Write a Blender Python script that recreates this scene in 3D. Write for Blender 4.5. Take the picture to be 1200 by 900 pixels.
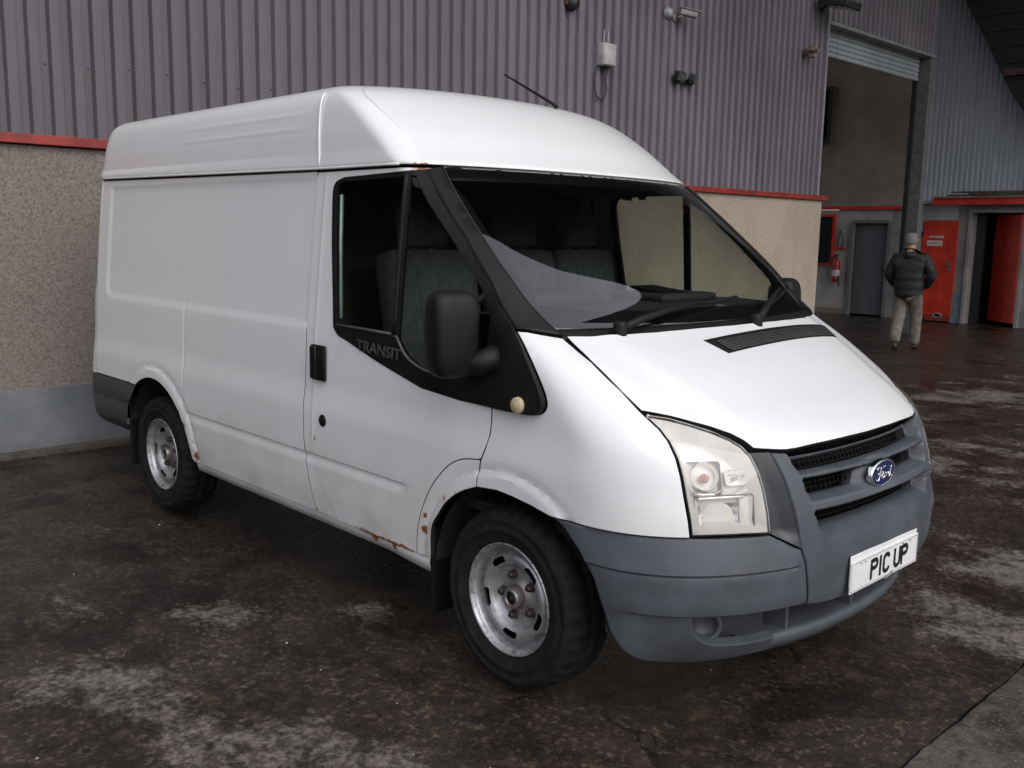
import bpy, bmesh, math, random, time
import numpy as np
from mathutils import Vector, Matrix
from mathutils.geometry import delaunay_2d_cdt

random.seed(7); np.random.seed(7)
T0 = time.time()
for o in list(bpy.data.objects): bpy.data.objects.remove(o)
SC = bpy.context.scene
COL = SC.collection
R = math.radians

# ------------------------------------------------------------------ camera
cam_d = bpy.data.cameras.new('camera'); cam = bpy.data.objects.new('camera', cam_d); COL.objects.link(cam)
CAM_P = Vector((2.3645, -3.2156, 1.6470)); YAW, PIT, ROL, FPX = 2.3773, -0.1584, 0.0180, 1114.93
fw = Vector((math.cos(YAW)*math.cos(PIT), math.sin(YAW)*math.cos(PIT), math.sin(PIT)))
rt = Vector((math.sin(YAW), -math.cos(YAW), 0)); up = rt.cross(fw)
rt2 = math.cos(ROL)*rt + math.sin(ROL)*up; up2 = -math.sin(ROL)*rt + math.cos(ROL)*up
M = Matrix((rt2, up2, -fw)).transposed().to_4x4(); M.translation = CAM_P
cam.matrix_world = M
cam_d.sensor_width = 36; cam_d.sensor_fit = 'HORIZONTAL'; cam_d.lens = 36*FPX/1200
cam_d.clip_start = .05; cam_d.clip_end = 500
SC.camera = cam

# ------------------------------------------------------------------ sky, sun, exposure
SUN_EL, SUN_AZ = R(43), R(-9)        # direction the light comes from (azimuth in the xy plane)
W = bpy.data.worlds.new('World'); SC.world = W; W.use_nodes = True
nt = W.node_tree; bg = nt.nodes['Background']
sky = nt.nodes.new('ShaderNodeTexSky'); sky.sky_type = 'NISHITA'; sky.sun_disc = False
sky.sun_elevation = SUN_EL; sky.sun_rotation = R(90) - SUN_AZ
sky.air_density = 1.0; sky.dust_density = 6.0; sky.ozone_density = 1.0
hs = nt.nodes.new('ShaderNodeHueSaturation'); hs.inputs['Saturation'].default_value = .34
cl = nt.nodes.new('ShaderNodeMix'); cl.data_type = 'RGBA'; cl.inputs[0].default_value = .55; cl.inputs[7].default_value = (7.4, 7.35, 8.3, 1)   # even cloud cover
nt.links.new(sky.outputs[0], hs.inputs['Color']); nt.links.new(hs.outputs[0], cl.inputs[6]); nt.links.new(cl.outputs[2], bg.inputs[0])
bg.inputs[1].default_value = .105
sun_d = bpy.data.lights.new('sun', 'SUN'); sun = bpy.data.objects.new('sun', sun_d); COL.objects.link(sun)
sun_d.energy = .8; sun_d.angle = R(60); sun_d.color = (1.0, .985, .97)
sd = Vector((math.cos(SUN_EL)*math.cos(SUN_AZ), math.cos(SUN_EL)*math.sin(SUN_AZ), math.sin(SUN_EL)))
sun.rotation_euler = sd.to_track_quat('Z', 'Y').to_euler()
SC.view_settings.view_transform = 'Standard'; SC.view_settings.look = 'None'
SC.view_settings.exposure = 0.45; SC.view_settings.gamma = 1

# ------------------------------------------------------------------ the van's outer skin, as a family of plan contours
def pchip(xs, ys):
    xs = np.asarray(xs, float); ys = np.asarray(ys, float); h = np.diff(xs); d = np.diff(ys)/h; m = np.zeros_like(ys)
    for i in range(1, len(xs)-1):
        if d[i-1]*d[i] > 0:
            w1 = 2*h[i]+h[i-1]; w2 = h[i]+2*h[i-1]; m[i] = (w1+w2)/(w1/d[i-1]+w2/d[i])
    m[0] = d[0]; m[-1] = d[-1]
    def f(x):
        x = np.clip(x, xs[0], xs[-1]); i = np.clip(np.searchsorted(xs, x)-1, 0, len(h)-1)
        t = (x-xs[i])/h[i]
        return ((1+2*t)*(1-t)**2)*ys[i]+t*(1-t)**2*h[i]*m[i]+t*t*(3-2*t)*ys[i+1]+t*t*(t-1)*h[i]*m[i+1]
    return f
# z, nose x, bow, corner length, corner exponent, half width, tail x
LV=[
(.20,.75,.08,.44,2.4,.870,-3.86),
(.23,.81,.09,.43,2.4,.905,-3.90),
(.28,.85,.09,.43,2.4,.938,-3.93),
(.36,.882,.08,.46,2.5,.958,-3.955),
(.43,.915,.07,.50,2.5,.968,-3.96),
(.50,.930,.06,.50,2.5,.976,-3.96),
(.58,.932,.06,.50,2.5,.980,-3.96),
(.72,.922,.06,.50,2.5,.985,-3.95),
(.84,.895,.06,.50,2.5,.985,-3.92),
(.92,.860,.06,.48,2.5,.984,-3.915),
(.97,.820,.06,.46,2.55,.983,-3.915),
(1.03,.735,.06,.42,2.6,.981,-3.91),
(1.10,.610,.06,.36,2.7,.978,-3.91),
(1.17,.485,.065,.30,2.9,.975,-3.91),
(1.23,.370,.07,.24,3.1,.970,-3.91),
(1.28,.270,.07,.20,3.2,.965,-3.905),
(1.33,.195,.075,.18,3.2,.960,-3.90),
(1.50,.020,.08,.18,3.2,.945,-3.90),
(1.70,-.215,.09,.18,3.2,.925,-3.895),
(1.88,-.455,.09,.17,3.2,.906,-3.885),
(1.92,-.51,.09,.18,3.2,.901,-3.88),
(2.06,-.68,.10,.20,3.2,.885,-3.86),
(2.17,-.84,.11,.20,3.2,.865,-3.84),
(2.22,-.93,.11,.20,3.2,.845,-3.82),
(2.255,-1.01,.12,.20,3.2,.805,-3.79),
(2.285,-1.14,.12,.22,2.8,.70,-3.74),
(2.303,-1.35,.10,.22,2.5,.52,-3.66),
(2.312,-1.75,.08,.2,2.4,.25,-3.5),
]
LVA = np.array(LV)
FN = [pchip(LVA[:, 0], LVA[:, k]) for k in range(1, 7)]
ZTOP = LVA[-1, 0]; RC = .13
def Xf(z, y):
    xf, B, C, n, Wd = (f(z) for f in FN[:5]); t = np.clip(np.abs(y)/Wd, 0, 1)
    return xf-B*t**2-C*(1-np.maximum(1-t**n, 0)**(1/n))
def Xr(z, y):
    Wd = FN[4](z); xr = FN[5](z); t = np.clip((np.abs(y)-(Wd-RC))/RC, 0, 1)
    return xr+.03*(y/Wd)**2+RC*(1-np.sqrt(np.maximum(1-t**2, 0)))
def inside(x, y, z):
    return (z <= ZTOP) & (np.abs(y) <= FN[4](z)) & (x <= Xf(z, y)) & (x >= Xr(z, y))
def bis(fn, lo, hi, it=26):
    for _ in range(it):
        m = (lo+hi)/2; ok = fn(m); lo = np.where(ok, m, lo); hi = np.where(ok, hi, m)
    return (lo+hi)/2
def ch_side(u, v):                      # (x, z) -> point on the driver's side
    y = bis(lambda m: inside(u, m, v), np.zeros_like(u), np.full_like(u, 1.1))
    return np.stack([u, -y, v], -1)
def ch_polar(x0):                       # (angle from the nose, z)
    def f(u, v):
        c, s = np.cos(u), np.sin(u)
        r = bis(lambda m: inside(x0+m*c, -m*s, v), np.zeros_like(u), np.full_like(u, 5.))
        return np.stack([x0+r*c, -r*s, v], -1)
    return f
def ch_top(u, v):                       # (x, y)
    z = bis(lambda m: inside(u, v, m), np.full_like(u, .6), np.full_like(u, ZTOP))
    return np.stack([u, v, z], -1)
def ch_front(u, v):                     # (y, z)
    return np.stack([Xf(v, u), u, v], -1)
XP = -.4; P1 = ch_polar(XP)             # chart for the nose
XW = -1.2; P2 = ch_polar(XW)            # chart for pillars and windscreen
def to_polar(pts, x0=XP):
    out = []
    for p in pts:
        if len(p) == 2:
            q = ch_side(np.array([p[0]]), np.array([p[1]]))[0]
        else: q = p
        out.append((math.atan2(-q[1], q[0]-x0), q[2]))
    return out
def sstep(a, b, x):
    t = np.clip((x-a)/(b-a), 0, 1); return t*t*(3-2*t)

# ------------------------------------------------------------------ tags and mesh helpers
def tag(o, label=None, cat=None, group=None, kind=None):
    if label: o['label'] = label
    if cat: o['category'] = cat
    if group: o['group'] = group
    if kind: o['kind'] = kind
    return o
def empty(name, loc=(0, 0, 0), rz=0, parent=None):
    o = bpy.data.objects.new(name, None); COL.objects.link(o); o.location = loc; o.rotation_euler = (0, 0, rz)
    o.empty_display_size = .1
    if parent: o.parent = parent
    return o
def link(name, me, m, parent=None, smooth=True):
    if m and not me.materials: me.materials.append(m)
    if smooth:
        me.polygons.foreach_set('use_smooth', [True]*len(me.polygons))
    o = bpy.data.objects.new(name, me); COL.objects.link(o)
    if parent: o.parent = parent
    return o
def pydata(name, vs, fs, m, parent=None, smooth=True):
    me = bpy.data.meshes.new(name); me.from_pydata([tuple(map(float, v)) for v in vs], [], [tuple(int(i) for i in f) for f in fs]); me.update()
    return link(name, me, m, parent, smooth)
def mirror(o, parent=None, name=None):
    me = o.data.copy(); me.transform(Matrix.Scale(-1, 4, (0, 1, 0))); me.flip_normals()
    c = bpy.data.objects.new(name or o.name.split('.')[0], me); COL.objects.link(c)
    c.parent = parent or o.parent
    if o.location.length: c.location = (o.location.x, -o.location.y, o.location.z)
    return c
class MB:
    def __init__(s): s.v = []; s.f = []
    def add(s, vs, fs):
        n = len(s.v); s.v += [tuple(v) for v in vs]; s.f += [tuple(i+n for i in f) for f in fs]; return s
    def box(s, c, d, rot=None, bev=0):
        bm = bmesh.new(); bmesh.ops.create_cube(bm, size=1)
        for v in bm.verts: v.co = Vector((v.co.x*d[0], v.co.y*d[1], v.co.z*d[2]))
        if bev: bmesh.ops.bevel(bm, geom=bm.edges[:], offset=bev, segments=2, affect='EDGES', profile=.6)
        if rot is not None: bm.transform(rot)
        bm.transform(Matrix.Translation(c)); return s.bm(bm)
    def bm(s, bm):
        bm.verts.index_update(); s.add([v.co[:] for v in bm.verts], [[v.index for v in f.verts] for f in bm.faces]); bm.free(); return s
    def tube(s, pts, r, n=10, closed=False, cap=True):
        pts = [Vector(p) for p in pts]; N = len(pts); rs = r if hasattr(r, '__len__') else [r]*N
        vs = []; fs = []; up = None
        for i, p in enumerate(pts):
            if closed: t = pts[(i+1) % N]-pts[i-1]
            else: t = pts[min(i+1, N-1)]-pts[max(i-1, 0)]
            t.normalize()
            if up is None:
                up = Vector((0, 0, 1)) if abs(t.z) < .9 else Vector((1, 0, 0))
            a = t.cross(up); a.normalize(); b = a.cross(t); up = b
            for k in range(n):
                w = 2*math.pi*k/n; vs.append(p+rs[i]*(math.cos(w)*a+math.sin(w)*b))
        for i in range(N if closed else N-1):
            j = (i+1) % N
            for k in range(n):
                l = (k+1) % n; fs.append((i*n+k, i*n+l, j*n+l, j*n+k))
        if cap and not closed: fs += [tuple(range(n))[::-1], tuple((N-1)*n+k for k in range(n))]
        return s.add(vs, fs)
    def lathe(s, prof, n=48, axis='y', c=(0, 0, 0)):   # profile (radius, offset along axis)
        vs = []; fs = []; m = len(prof)
        for k in range(n):
            w = 2*math.pi*k/n
            for r, h in prof:
                a, b = r*math.cos(w), r*math.sin(w)
                vs.append({'y': (c[0]+a, c[1]+h, c[2]+b), 'z': (c[0]+a, c[1]+b, c[2]+h), 'x': (c[0]+h, c[1]+a, c[2]+b)}[axis])
        for k in range(n):
            l = (k+1) % n
            for i in range(m-1): fs.append((k*m+i, k*m+i+1, l*m+i+1, l*m+i))
        return s.add(vs, fs)
    def prism(s, poly, a, b, plane='xz'):              # polygon extruded along the third axis
        n = len(poly); mk = {'xz': lambda p, h: (p[0], h, p[1]), 'yz': lambda p, h: (h, p[0], p[1]), 'xy': lambda p, h: (p[0], p[1], h)}[plane]
        vs = [mk(p, a) for p in poly]+[mk(p, b) for p in poly]
        fs = [tuple(range(n)), tuple(range(2*n-1, n-1, -1))]+[(i, n+i, n+(i+1) % n, (i+1) % n) for i in range(n)]
        return s.add(vs, fs)
    def build(s, name, m, parent=None, smooth=False, fix=True, bevel=0):
        me = bpy.data.meshes.new(name); bm = bmesh.new()
        bv = [bm.verts.new(v) for v in s.v]
        for f in s.f:
            try: bm.faces.new([bv[i] for i in f])
            except ValueError: pass
        if fix: bmesh.ops.recalc_face_normals(bm, faces=bm.faces[:])
        bm.to_mesh(me); bm.free()
        o = link(name, me, m, parent, smooth)
        if bevel:
            b = o.modifiers.new('bevel', 'BEVEL'); b.width = bevel; b.segments = 2; b.limit_method = 'ANGLE'
        return o
def tag_part(o, label): o['label'] = label; return o
def spl(pts, sp=.02):                                  # smooth curve through points
    p = np.asarray(pts, float); n = len(p)
    q = np.vstack([2*p[0]-p[1], p, 2*p[-1]-p[-2]]); out = []
    for i in range(n-1):
        a, b, c, d = q[i:i+4]; k = max(2, int(np.linalg.norm(c-b)/sp)+1)
        for t in np.linspace(0, 1, k, endpoint=False):
            out.append(.5*((2*b)+(-a+c)*t+(2*a-5*b+4*c-d)*t*t+(-a+3*b-3*c+d)*t**3))
    out.append(p[-1]); return [tuple(x) for x in out]
def dens(poly, sp):
    out = []; n = len(poly)
    for i in range(n):
        a = np.array(poly[i]); b = np.array(poly[(i+1) % n]); d = np.linalg.norm(b-a)
        if d < 1e-5: continue
        k = max(1, int(math.ceil(d/sp)))
        for j in range(k): out.append(a+(b-a)*j/k)
    return np.array(out)
def area2(p): return float(np.sum(p[:, 0]*np.roll(p[:, 1], -1)-np.roll(p[:, 0], -1)*p[:, 1]))
def inset(p, d):                                       # p counter-clockwise, d > 0 goes inwards
    a = p-np.roll(p, 1, 0); b = np.roll(p, -1, 0)-p
    a /= np.linalg.norm(a, axis=1, keepdims=True)+1e-12; b /= np.linalg.norm(b, axis=1, keepdims=True)+1e-12
    na = np.stack([-a[:, 1], a[:, 0]], -1); nb = np.stack([-b[:, 1], b[:, 0]], -1)
    m = na+nb; m /= np.linalg.norm(m, axis=1, keepdims=True)+1e-12
    c = np.clip(np.sum(m*na, 1), .45, 1)
    return p+m*(d/c)[:, None]
def pip(pts, poly):
    x, y = pts[:, 0], pts[:, 1]; c = np.zeros(len(pts), bool); n = len(poly)
    for i in range(n):
        x1, y1 = poly[i]; x2, y2 = poly[(i+1) % n]
        if y1 == y2: continue
        k = ((y1 > y) != (y2 > y)) & (x < (x2-x1)*(y-y1)/(y2-y1)+x1); c ^= k
    return c
def chart_n(chart, uv, e=1.5e-3):
    u, v = uv[:, 0], uv[:, 1]
    a = chart(u+e, v)-chart(u-e, v); b = chart(u, v+e)-chart(u, v-e)
    n = np.cross(a, b); n /= np.linalg.norm(n, axis=1, keepdims=True)+1e-12
    P = chart(u, v); out = P-np.array([-1.3, 0, 1.0])
    s = np.sign(np.sum(n*out, 1, keepdims=True)); s[s == 0] = 1
    return P, n*s
def panel(name, outline, chart, m, parent, sp=.025, gap=.0021, edge=.0014, depth=.018, disp=None, holes=(), off=0., lines=()):
    """A skin panel: outline in chart coordinates, filled, laid on the van's skin, rolled and turned in at its rim."""
    loops = []
    for k, lp in enumerate([outline]+list(holes)):
        p = dens(lp, sp*.8)
        if area2(p) < 0: p = p[::-1]
        sg = 1 if k == 0 else -1
        loops.append((inset(p, sg*gap), inset(p, sg*(gap+edge))))
    lo = loops[0][1].min(0); hi = loops[0][1].max(0)
    gx = np.arange(lo[0], hi[0], sp); gy = np.arange(lo[1], hi[1], sp*.87)
    G = np.array([(x+(sp/2 if j % 2 else 0), y) for j, y in enumerate(gy) for x in gx])
    extra = [np.array(dens(l+l[-2:0:-1], sp*.6)) for l in lines]
    if len(G):
        keep = pip(G, inset(loops[0][1], sp*.5))
        for h in loops[1:]: keep &= ~pip(G, inset(h[1], -sp*.5))
        G = G[keep]
    for l in extra: G = G[np.min(np.linalg.norm(G[:, None]-l[None], axis=2), 1) > sp*.35]
    for l in extra: l = np.unique(l.round(6), axis=0); G = np.vstack([G, l[pip(l, inset(loops[0][1], sp*.3))]])
    V = [loops[0][1]]; E = []; n0 = 0
    for i, h in enumerate(loops):
        if i: V.append(h[1])
        n = len(h[1]); E += [(n0+j, n0+(j+1) % n) for j in range(n)]; n0 += n
    V.append(G); V = np.vstack(V)
    r = delaunay_2d_cdt([Vector(v) for v in V], E, [], 0, 1e-6)
    Vo = np.array([v[:] for v in r[0]]); F = np.array([f for f in r[2]])
    cen = Vo[F].mean(1); keep = pip(cen, loops[0][1])
    for h in loops[1:]: keep &= ~pip(cen, h[1])
    F = F[keep]
    P, N = chart_n(chart, Vo)
    D = (disp(Vo[:, 0], Vo[:, 1], P) if disp else 0)+off
    P = P+N*(np.zeros(len(P))+D)[:, None]
    a = np.cross(P[F[:, 1]]-P[F[:, 0]], P[F[:, 2]]-P[F[:, 0]])
    fl = np.sum(a*N[F[:, 0]], 1) < 0; F[fl] = F[fl][:, ::-1]
    vs = list(P); fs = [tuple(f) for f in F]; rim = []
    idx = {}                                           # map loop vertices to output vertices
    for i, src in enumerate(r[3]):
        for s_ in src: idx[s_] = i
    n0 = 0
    for k, h in enumerate(loops):
        n = len(h[0]); Q, QN = chart_n(chart, h[0])
        DD = (disp(h[0][:, 0], h[0][:, 1], Q) if disp else 0)+off
        Q = Q+QN*(np.zeros(n)+DD-edge*.7)[:, None]
        b1 = len(vs); vs += list(Q); b2 = len(vs); vs += list(Q-QN*depth)
        ring = [idx.get(n0+j, None) for j in range(n)]
        for j in range(n):
            l = (j+1) % n
            if ring[j] is None or ring[l] is None: continue
            q = [(ring[j], b1+j, b1+l, ring[l]), (b1+j, b2+j, b2+l, b1+l)]
            if k: q = [f[::-1] for f in q]
            rim.append(len(fs)+1); fs += q
        n0 += n
    o = pydata(name, vs, fs, m, parent)
    if m.name.startswith('white_paint'):                # the turned-in flange of a shut line is coloured dark, in place of shade
        o.data.materials.append(SHUT)
        for i in rim: o.data.polygons[i].material_index = 1
    bm = bmesh.new(); bm.from_mesh(o.data); bmesh.ops.recalc_face_normals(bm, faces=bm.faces[:])
    # keep outward: compare the biggest faces with the skin normal
    s_ = sum(f.normal.dot(Vector(f.calc_center_median())-Vector((-1.3, 0, 1.0)))*f.calc_area() for f in bm.faces)
    if s_ < 0: bmesh.ops.reverse_faces(bm, faces=bm.faces[:])
    bm.to_mesh(o.data); bm.free()
    o.data.polygons.foreach_set('use_smooth', [True]*len(o.data.polygons)); o.data.set_sharp_from_angle(angle=R(24))
    return o
def strip(name, rows, m, parent, closed=False, smooth=True):  # quads between equal-length rows of points
    n = len(rows[0]); vs = [p for r_ in rows for p in r_]; fs = []
    for i in range(len(rows)-1):
        for j in range(n if closed else n-1):
            l = (j+1) % n; fs.append((i*n+j, i*n+l, (i+1)*n+l, (i+1)*n+j))
    o = pydata(name, vs, fs, m, parent, smooth); return o

# ------------------------------------------------------------------ materials
class NT:
    def __init__(s, name):
        s.m = bpy.data.materials.new(name); s.m.use_nodes = True; s.t = s.m.node_tree; s.b = s.t.nodes['Principled BSDF']
        s.tc = s.t.nodes.new('ShaderNodeTexCoord')
    def n(s, ty, **kw):
        x = s.t.nodes.new('ShaderNode'+ty)
        for k, v in kw.items(): setattr(x, k, v)
        return x
    def l(s, a, b): s.t.links.new(a, b)
    def noise(s, scale, detail=4, rough=.55, vec=None, dist=0):
        x = s.n('TexNoise'); x.inputs['Scale'].default_value = scale; x.inputs['Detail'].default_value = detail
        x.inputs['Roughness'].default_value = rough; x.inputs['Distortion'].default_value = dist
        s.l(vec or s.tc.outputs['Object'], x.inputs['Vector']); return x.outputs['Fac']
    def ramp(s, fac, *stops):
        x = s.n('ValToRGB'); e = x.color_ramp.elements
        while len(e) < len(stops): e.new(.5)
        for el, (p, c) in zip(e, stops):
            el.position = p; el.color = (*c, 1) if hasattr(c, '__len__') else (c, c, c, 1)
        s.l(fac, x.inputs[0]); return x.outputs[0]
    def mix(s, fac, a, b, mode='MIX'):
        x = s.n('Mix', data_type='RGBA', blend_type=mode)
        for k, v in ((0, fac), (6, a), (7, b)):
            if hasattr(v, 'is_output'): s.l(v, x.inputs[k])
            else: x.inputs[k].default_value = v if k == 0 else (*v, 1)
        return x.outputs[2]
    def math(s, op, a, b=None, c=None, clamp=False):
        x = s.n('Math', operation=op); x.use_clamp = clamp
        for k, v in enumerate((a, b, c)):
            if v is None: continue
            if hasattr(v, 'is_output'): s.l(v, x.inputs[k])
            else: x.inputs[k].default_value = v
        return x.outputs[0]
    def map(s, v, a, b, c=0., d=1., smooth=True):
        x = s.n('MapRange'); x.interpolation_type = 'SMOOTHSTEP' if smooth else 'LINEAR'
        s.l(v, x.inputs[0])
        for k, w in enumerate((a, b, c, d)): x.inputs[k+1].default_value = w
        return x.outputs[0]
    def dist(s, p, vec=None):
        x = s.n('VectorMath', operation='DISTANCE'); s.l(vec or s.tc.outputs['Object'], x.inputs[0]); x.inputs[1].default_value = p; return x.outputs['Value']
    def sep(s, vec=None):
        x = s.n('SeparateXYZ'); s.l(vec or s.tc.outputs['Object'], x.inputs[0]); return x.outputs
    def scalev(s, sc, vec=None):
        x = s.n('Mapping'); x.inputs['Scale'].default_value = sc; s.l(vec or s.tc.outputs['Object'], x.inputs[0]); return x.outputs[0]
    def bump(s, h, strength=.2, d=.01):
        x = s.n('Bump'); x.inputs['Strength'].default_value = strength; x.inputs['Distance'].default_value = d
        s.l(h, x.inputs['Height']); s.l(x.outputs[0], s.b.inputs['Normal'])
    def set(s, **kw):
        for k, v in kw.items():
            k = {'base': 'Base Color', 'rough': 'Roughness', 'metal': 'Metallic', 'coat': 'Coat Weight', 'coatr': 'Coat Roughness', 'spec': 'Specular IOR Level'}.get(k, k)
            if hasattr(v, 'is_output'): s.l(v, s.b.inputs[k])
            else: s.b.inputs[k].default_value = (*v, 1) if hasattr(v, '__len__') else v
        return s
def simple(name, col, rough=.5, metal=0, var=.15, scale=12, bump=0, bscale=60, spec=.5):
    a = NT(name); f = a.noise(scale, 5)
    c = a.mix(a.map(f, .3, .7), tuple(x*(1-var) for x in col), tuple(min(1, x*(1+var)) for x in col))
    a.set(base=c, metal=metal, spec=spec, rough=a.map(f, .2, .8, max(0, rough-.06), min(1, rough+.06)))
    if bump: a.bump(a.noise(bscale, 3), bump, .004)
    return a.m

# ------------------------------------------------------------------ van materials
def make_paint():
    a = NT('white_paint'); N = a.noise(4, 2, .5); fine = a.noise(55, 5, .65)
    x, y, z = a.sep()
    grime = a.math('MULTIPLY', a.map(z, .95, .30, 0, 1), a.map(N, .35, .75, .15, 1), clamp=True)
    streak = a.noise(3, 2, .5, a.scalev((7, 7, .7)))
    base = a.mix(a.noise(1.3, 2), (.80, .80, .805), (.77, .77, .775))
    base = a.mix(a.math('MULTIPLY', grime, .42), base, (.36, .33, .29))
    blobs = [((-1.20, -.985, .735), .028), ((-.80, -.967, .374), .035), ((-.66, -.966, .372), .03), ((-.305, -.985, .65), .035),
             ((-.43, -.985, .56), .022), ((-.24, -.985, .69), .03), ((-.103, -.985, .835), .02), ((-.44, -.98, .50), .035), ((-.615, -.87, 1.90), .07),
             ((-2.41, -.975, .425), .05), ((-1.225, -.965, .405), .03), ((-1.06, -.97, .43), .02), ((-1.12, -.98, .53), .016), ((-2.43, -.985, .5), .018), ((-.40, -.97, .40), .03),
             ((-.12, -.985, .745), .025), ((-1.15, -.98, .60), .012)]
    m = None
    for p, r in blobs:
        d = a.map(a.dist(p), 0, r, 1, 0); m = d if m is None else a.math('MAXIMUM', m, d)
    rag = a.noise(26, 6, .75)
    ax = a.math('ABSOLUTE', a.math('SUBTRACT', z, .384)); side_ = a.map(y, -.90, -.94)
    sill = a.math('MULTIPLY', a.math('MULTIPLY', a.map(ax, .0, .022, .80, 0), a.math('MULTIPLY', a.map(x, -1.0, -.85), a.map(x, -.50, -.56))), side_)
    dx = a.math('SUBTRACT', x, .03); dz = a.math('SUBTRACT', z, .335); rr = a.math('POWER', a.math('ADD', a.math('MULTIPLY', dx, dx), a.math('MULTIPLY', dz, dz)), .5)
    arch = a.math('MULTIPLY', a.math('MULTIPLY', a.map(rr, .450, .412, 0, .98), a.map(x, -.06, -.18)), a.math('MULTIPLY', side_, a.map(z, .36, .45)))
    m = a.math('MAXIMUM', m, a.math('MAXIMUM', sill, arch))
    rust = a.map(a.math('ADD', m, a.math('ADD', a.math('MULTIPLY', a.math('SUBTRACT', fine, .5), 1.6), a.math('MULTIPLY', a.math('SUBTRACT', rag, .5), 2.2))), .50, .60)
    rust = a.math('MULTIPLY', rust, a.map(m, .02, .12))
    run = a.noise(2.2, 3, .55, a.scalev((9, 9, .55))); base = a.mix(a.math('MULTIPLY', run, a.math('MULTIPLY', run, .16)), base, (.52, .50, .47))
    halo = a.math('MULTIPLY', a.map(m, .02, .8, 0, .75), a.map(rag, .30, .6))
    stone = a.math('MULTIPLY', a.map(a.noise(70, 2, .5), .70, .74), a.map(a.dist((-.5, 0, 1.91)), .9, .02, 0, 0))
    base = a.mix(halo, base, (.55, .40, .24))
    base = a.mix(rust, base, a.mix(a.noise(120, 3), (.07, .024, .010), (.36, .135, .035)))
    a.set(base=base, rough=a.math('ADD', .24, a.math('MULTIPLY', rust, .5)), coat=.5, coatr=.05)
    a.bump(a.math('ADD', rust, a.math('MULTIPLY', a.noise(2.6, 1, .4), .8)), .10, .004)
    return a.m
def make_plastic(name, col, rough, var=.22):
    a = NT(name); N = a.noise(5, 6, .65); f = a.noise(160, 3); s = a.noise(14, 5, .7, a.scalev((1, 1, 4)))
    b = a.mix(a.map(N, .3, .72), tuple(c*(1-var) for c in col), tuple(c*(1+var) for c in col))
    b = a.mix(a.map(s, .58, .78, 0, .35), b, tuple(c*1.9 for c in col))
    a.set(base=b, rough=a.map(N, .25, .75, rough-.08, rough+.1)); a.bump(f, .12, .002); return a.m
def make_glass(name, tint, ior=1.5, rough=.0, haze=0, hazec=(.8, .8, .75)):
    a = NT(name); t = a.t; out = t.nodes['Material Output']; t.nodes.remove(a.b)
    tr = a.n('BsdfTransparent'); tr.inputs[0].default_value = (*tint, 1)
    gl = a.n('BsdfGlossy'); gl.inputs['Roughness'].default_value = rough; gl.inputs[0].default_value = (1, 1, 1, 1)
    fr = a.n('Fresnel'); fr.inputs[0].default_value = ior
    k = a.math('MULTIPLY', fr.outputs[0], 2.0, clamp=True)
    mx = a.n('MixShader'); a.l(k, mx.inputs[0]); a.l(tr.outputs[0], mx.inputs[1]); a.l(gl.outputs[0], mx.inputs[2]); last = mx
    if haze:
        df = a.n('BsdfDiffuse'); df.inputs[0].default_value = (*hazec, 1)
        m2 = a.n('MixShader'); a.l(a.map(a.noise(18, 4), .2, .9, haze*.5, haze*1.4), m2.inputs[0]); a.l(mx.outputs[0], m2.inputs[1]); a.l(df.outputs[0], m2.inputs[2]); last = m2
    a.l(last.outputs[0], out.inputs[0]); return a.m
def make_rim():
    a = NT('steel_wheel'); N = a.noise(16, 6, .65); f = a.noise(70, 4)
    x, y, z = a.sep(); rr = a.math('POWER', a.math('ADD', a.math('MULTIPLY', x, x), a.math('MULTIPLY', z, z)), .5)
    b = a.mix(a.map(N, .35, .65), (.34, .345, .355), (.52, .52, .53)); b = a.mix(a.math('MULTIPLY', a.map(f, .52, .70), a.map(rr, .19, .205, .25, .95)), b, (.085, .055, .038))
    b = a.mix(a.math('MULTIPLY', a.map(rr, .10, .04, 0, .75), a.map(N, .3, .6, .4, 1)), b, (.16, .125, .10))
    a.set(base=b, metal=.6, rough=a.map(N, .3, .7, .24, .42)); return a.m
def make_rubber():
    a = NT('tyre_rubber'); N = a.noise(20, 5, .6)
    a.set(base=a.mix(a.map(N, .35, .75), (.0055, .0055, .006), (.017, .0155, .0145)), rough=.8, spec=.3); a.bump(a.noise(60, 3), .15, .003); return a.m
PAINT = make_paint(); SHUT = simple('shut_line_shade', (.012, .011, .010), .8)
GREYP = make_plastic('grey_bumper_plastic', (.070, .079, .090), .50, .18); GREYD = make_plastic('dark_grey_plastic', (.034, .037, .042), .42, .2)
BLACKP = make_plastic('black_plastic', (.0062, .0058, .0062), .52, .15); BLACKP.node_tree.nodes['Principled BSDF'].inputs['Specular IOR Level'].default_value = .28
DARK = simple('underbody_black', (.010, .010, .010), .85)
WELL = simple('wheel_well_liner', (.016, .0155, .015), .8, var=.4)
GLASS = make_glass('window_glass', (.78, .83, .78))
SCREEN = make_glass('windscreen_glass', (.78, .84, .80), ior=1.52)
LENS = make_glass('headlight_lens', (.96, .955, .94), ior=1.46, rough=.015, haze=.03, hazec=(.80, .77, .72))
RIM = make_rim(); RUBBER = make_rubber()
FRIT = simple('window_border_black', (.012, .011, .012), .18, var=.05)
SEAT = simple('seat_fabric', (.085, .092, .095), .9, var=.25, scale=30, bump=.2, bscale=200)
DASH = simple('dashboard_plastic', (.028, .029, .031), .7, var=.15, bump=.1)
CHROME = simple('chrome', (.78, .79, .80), .14, 1, .03)
SILVER = simple('reflector_silver', (.80, .80, .80), .16, 1, .05)
BEZEL = simple('headlight_bezel', (.74, .73, .71), .35, 0, .08)
AMBER = simple('amber_bulb', (.50, .20, .14), .2, 0, .1)
BLUE = simple('emblem_blue', (.012, .016, .085), .25, 0, .1)
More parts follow.
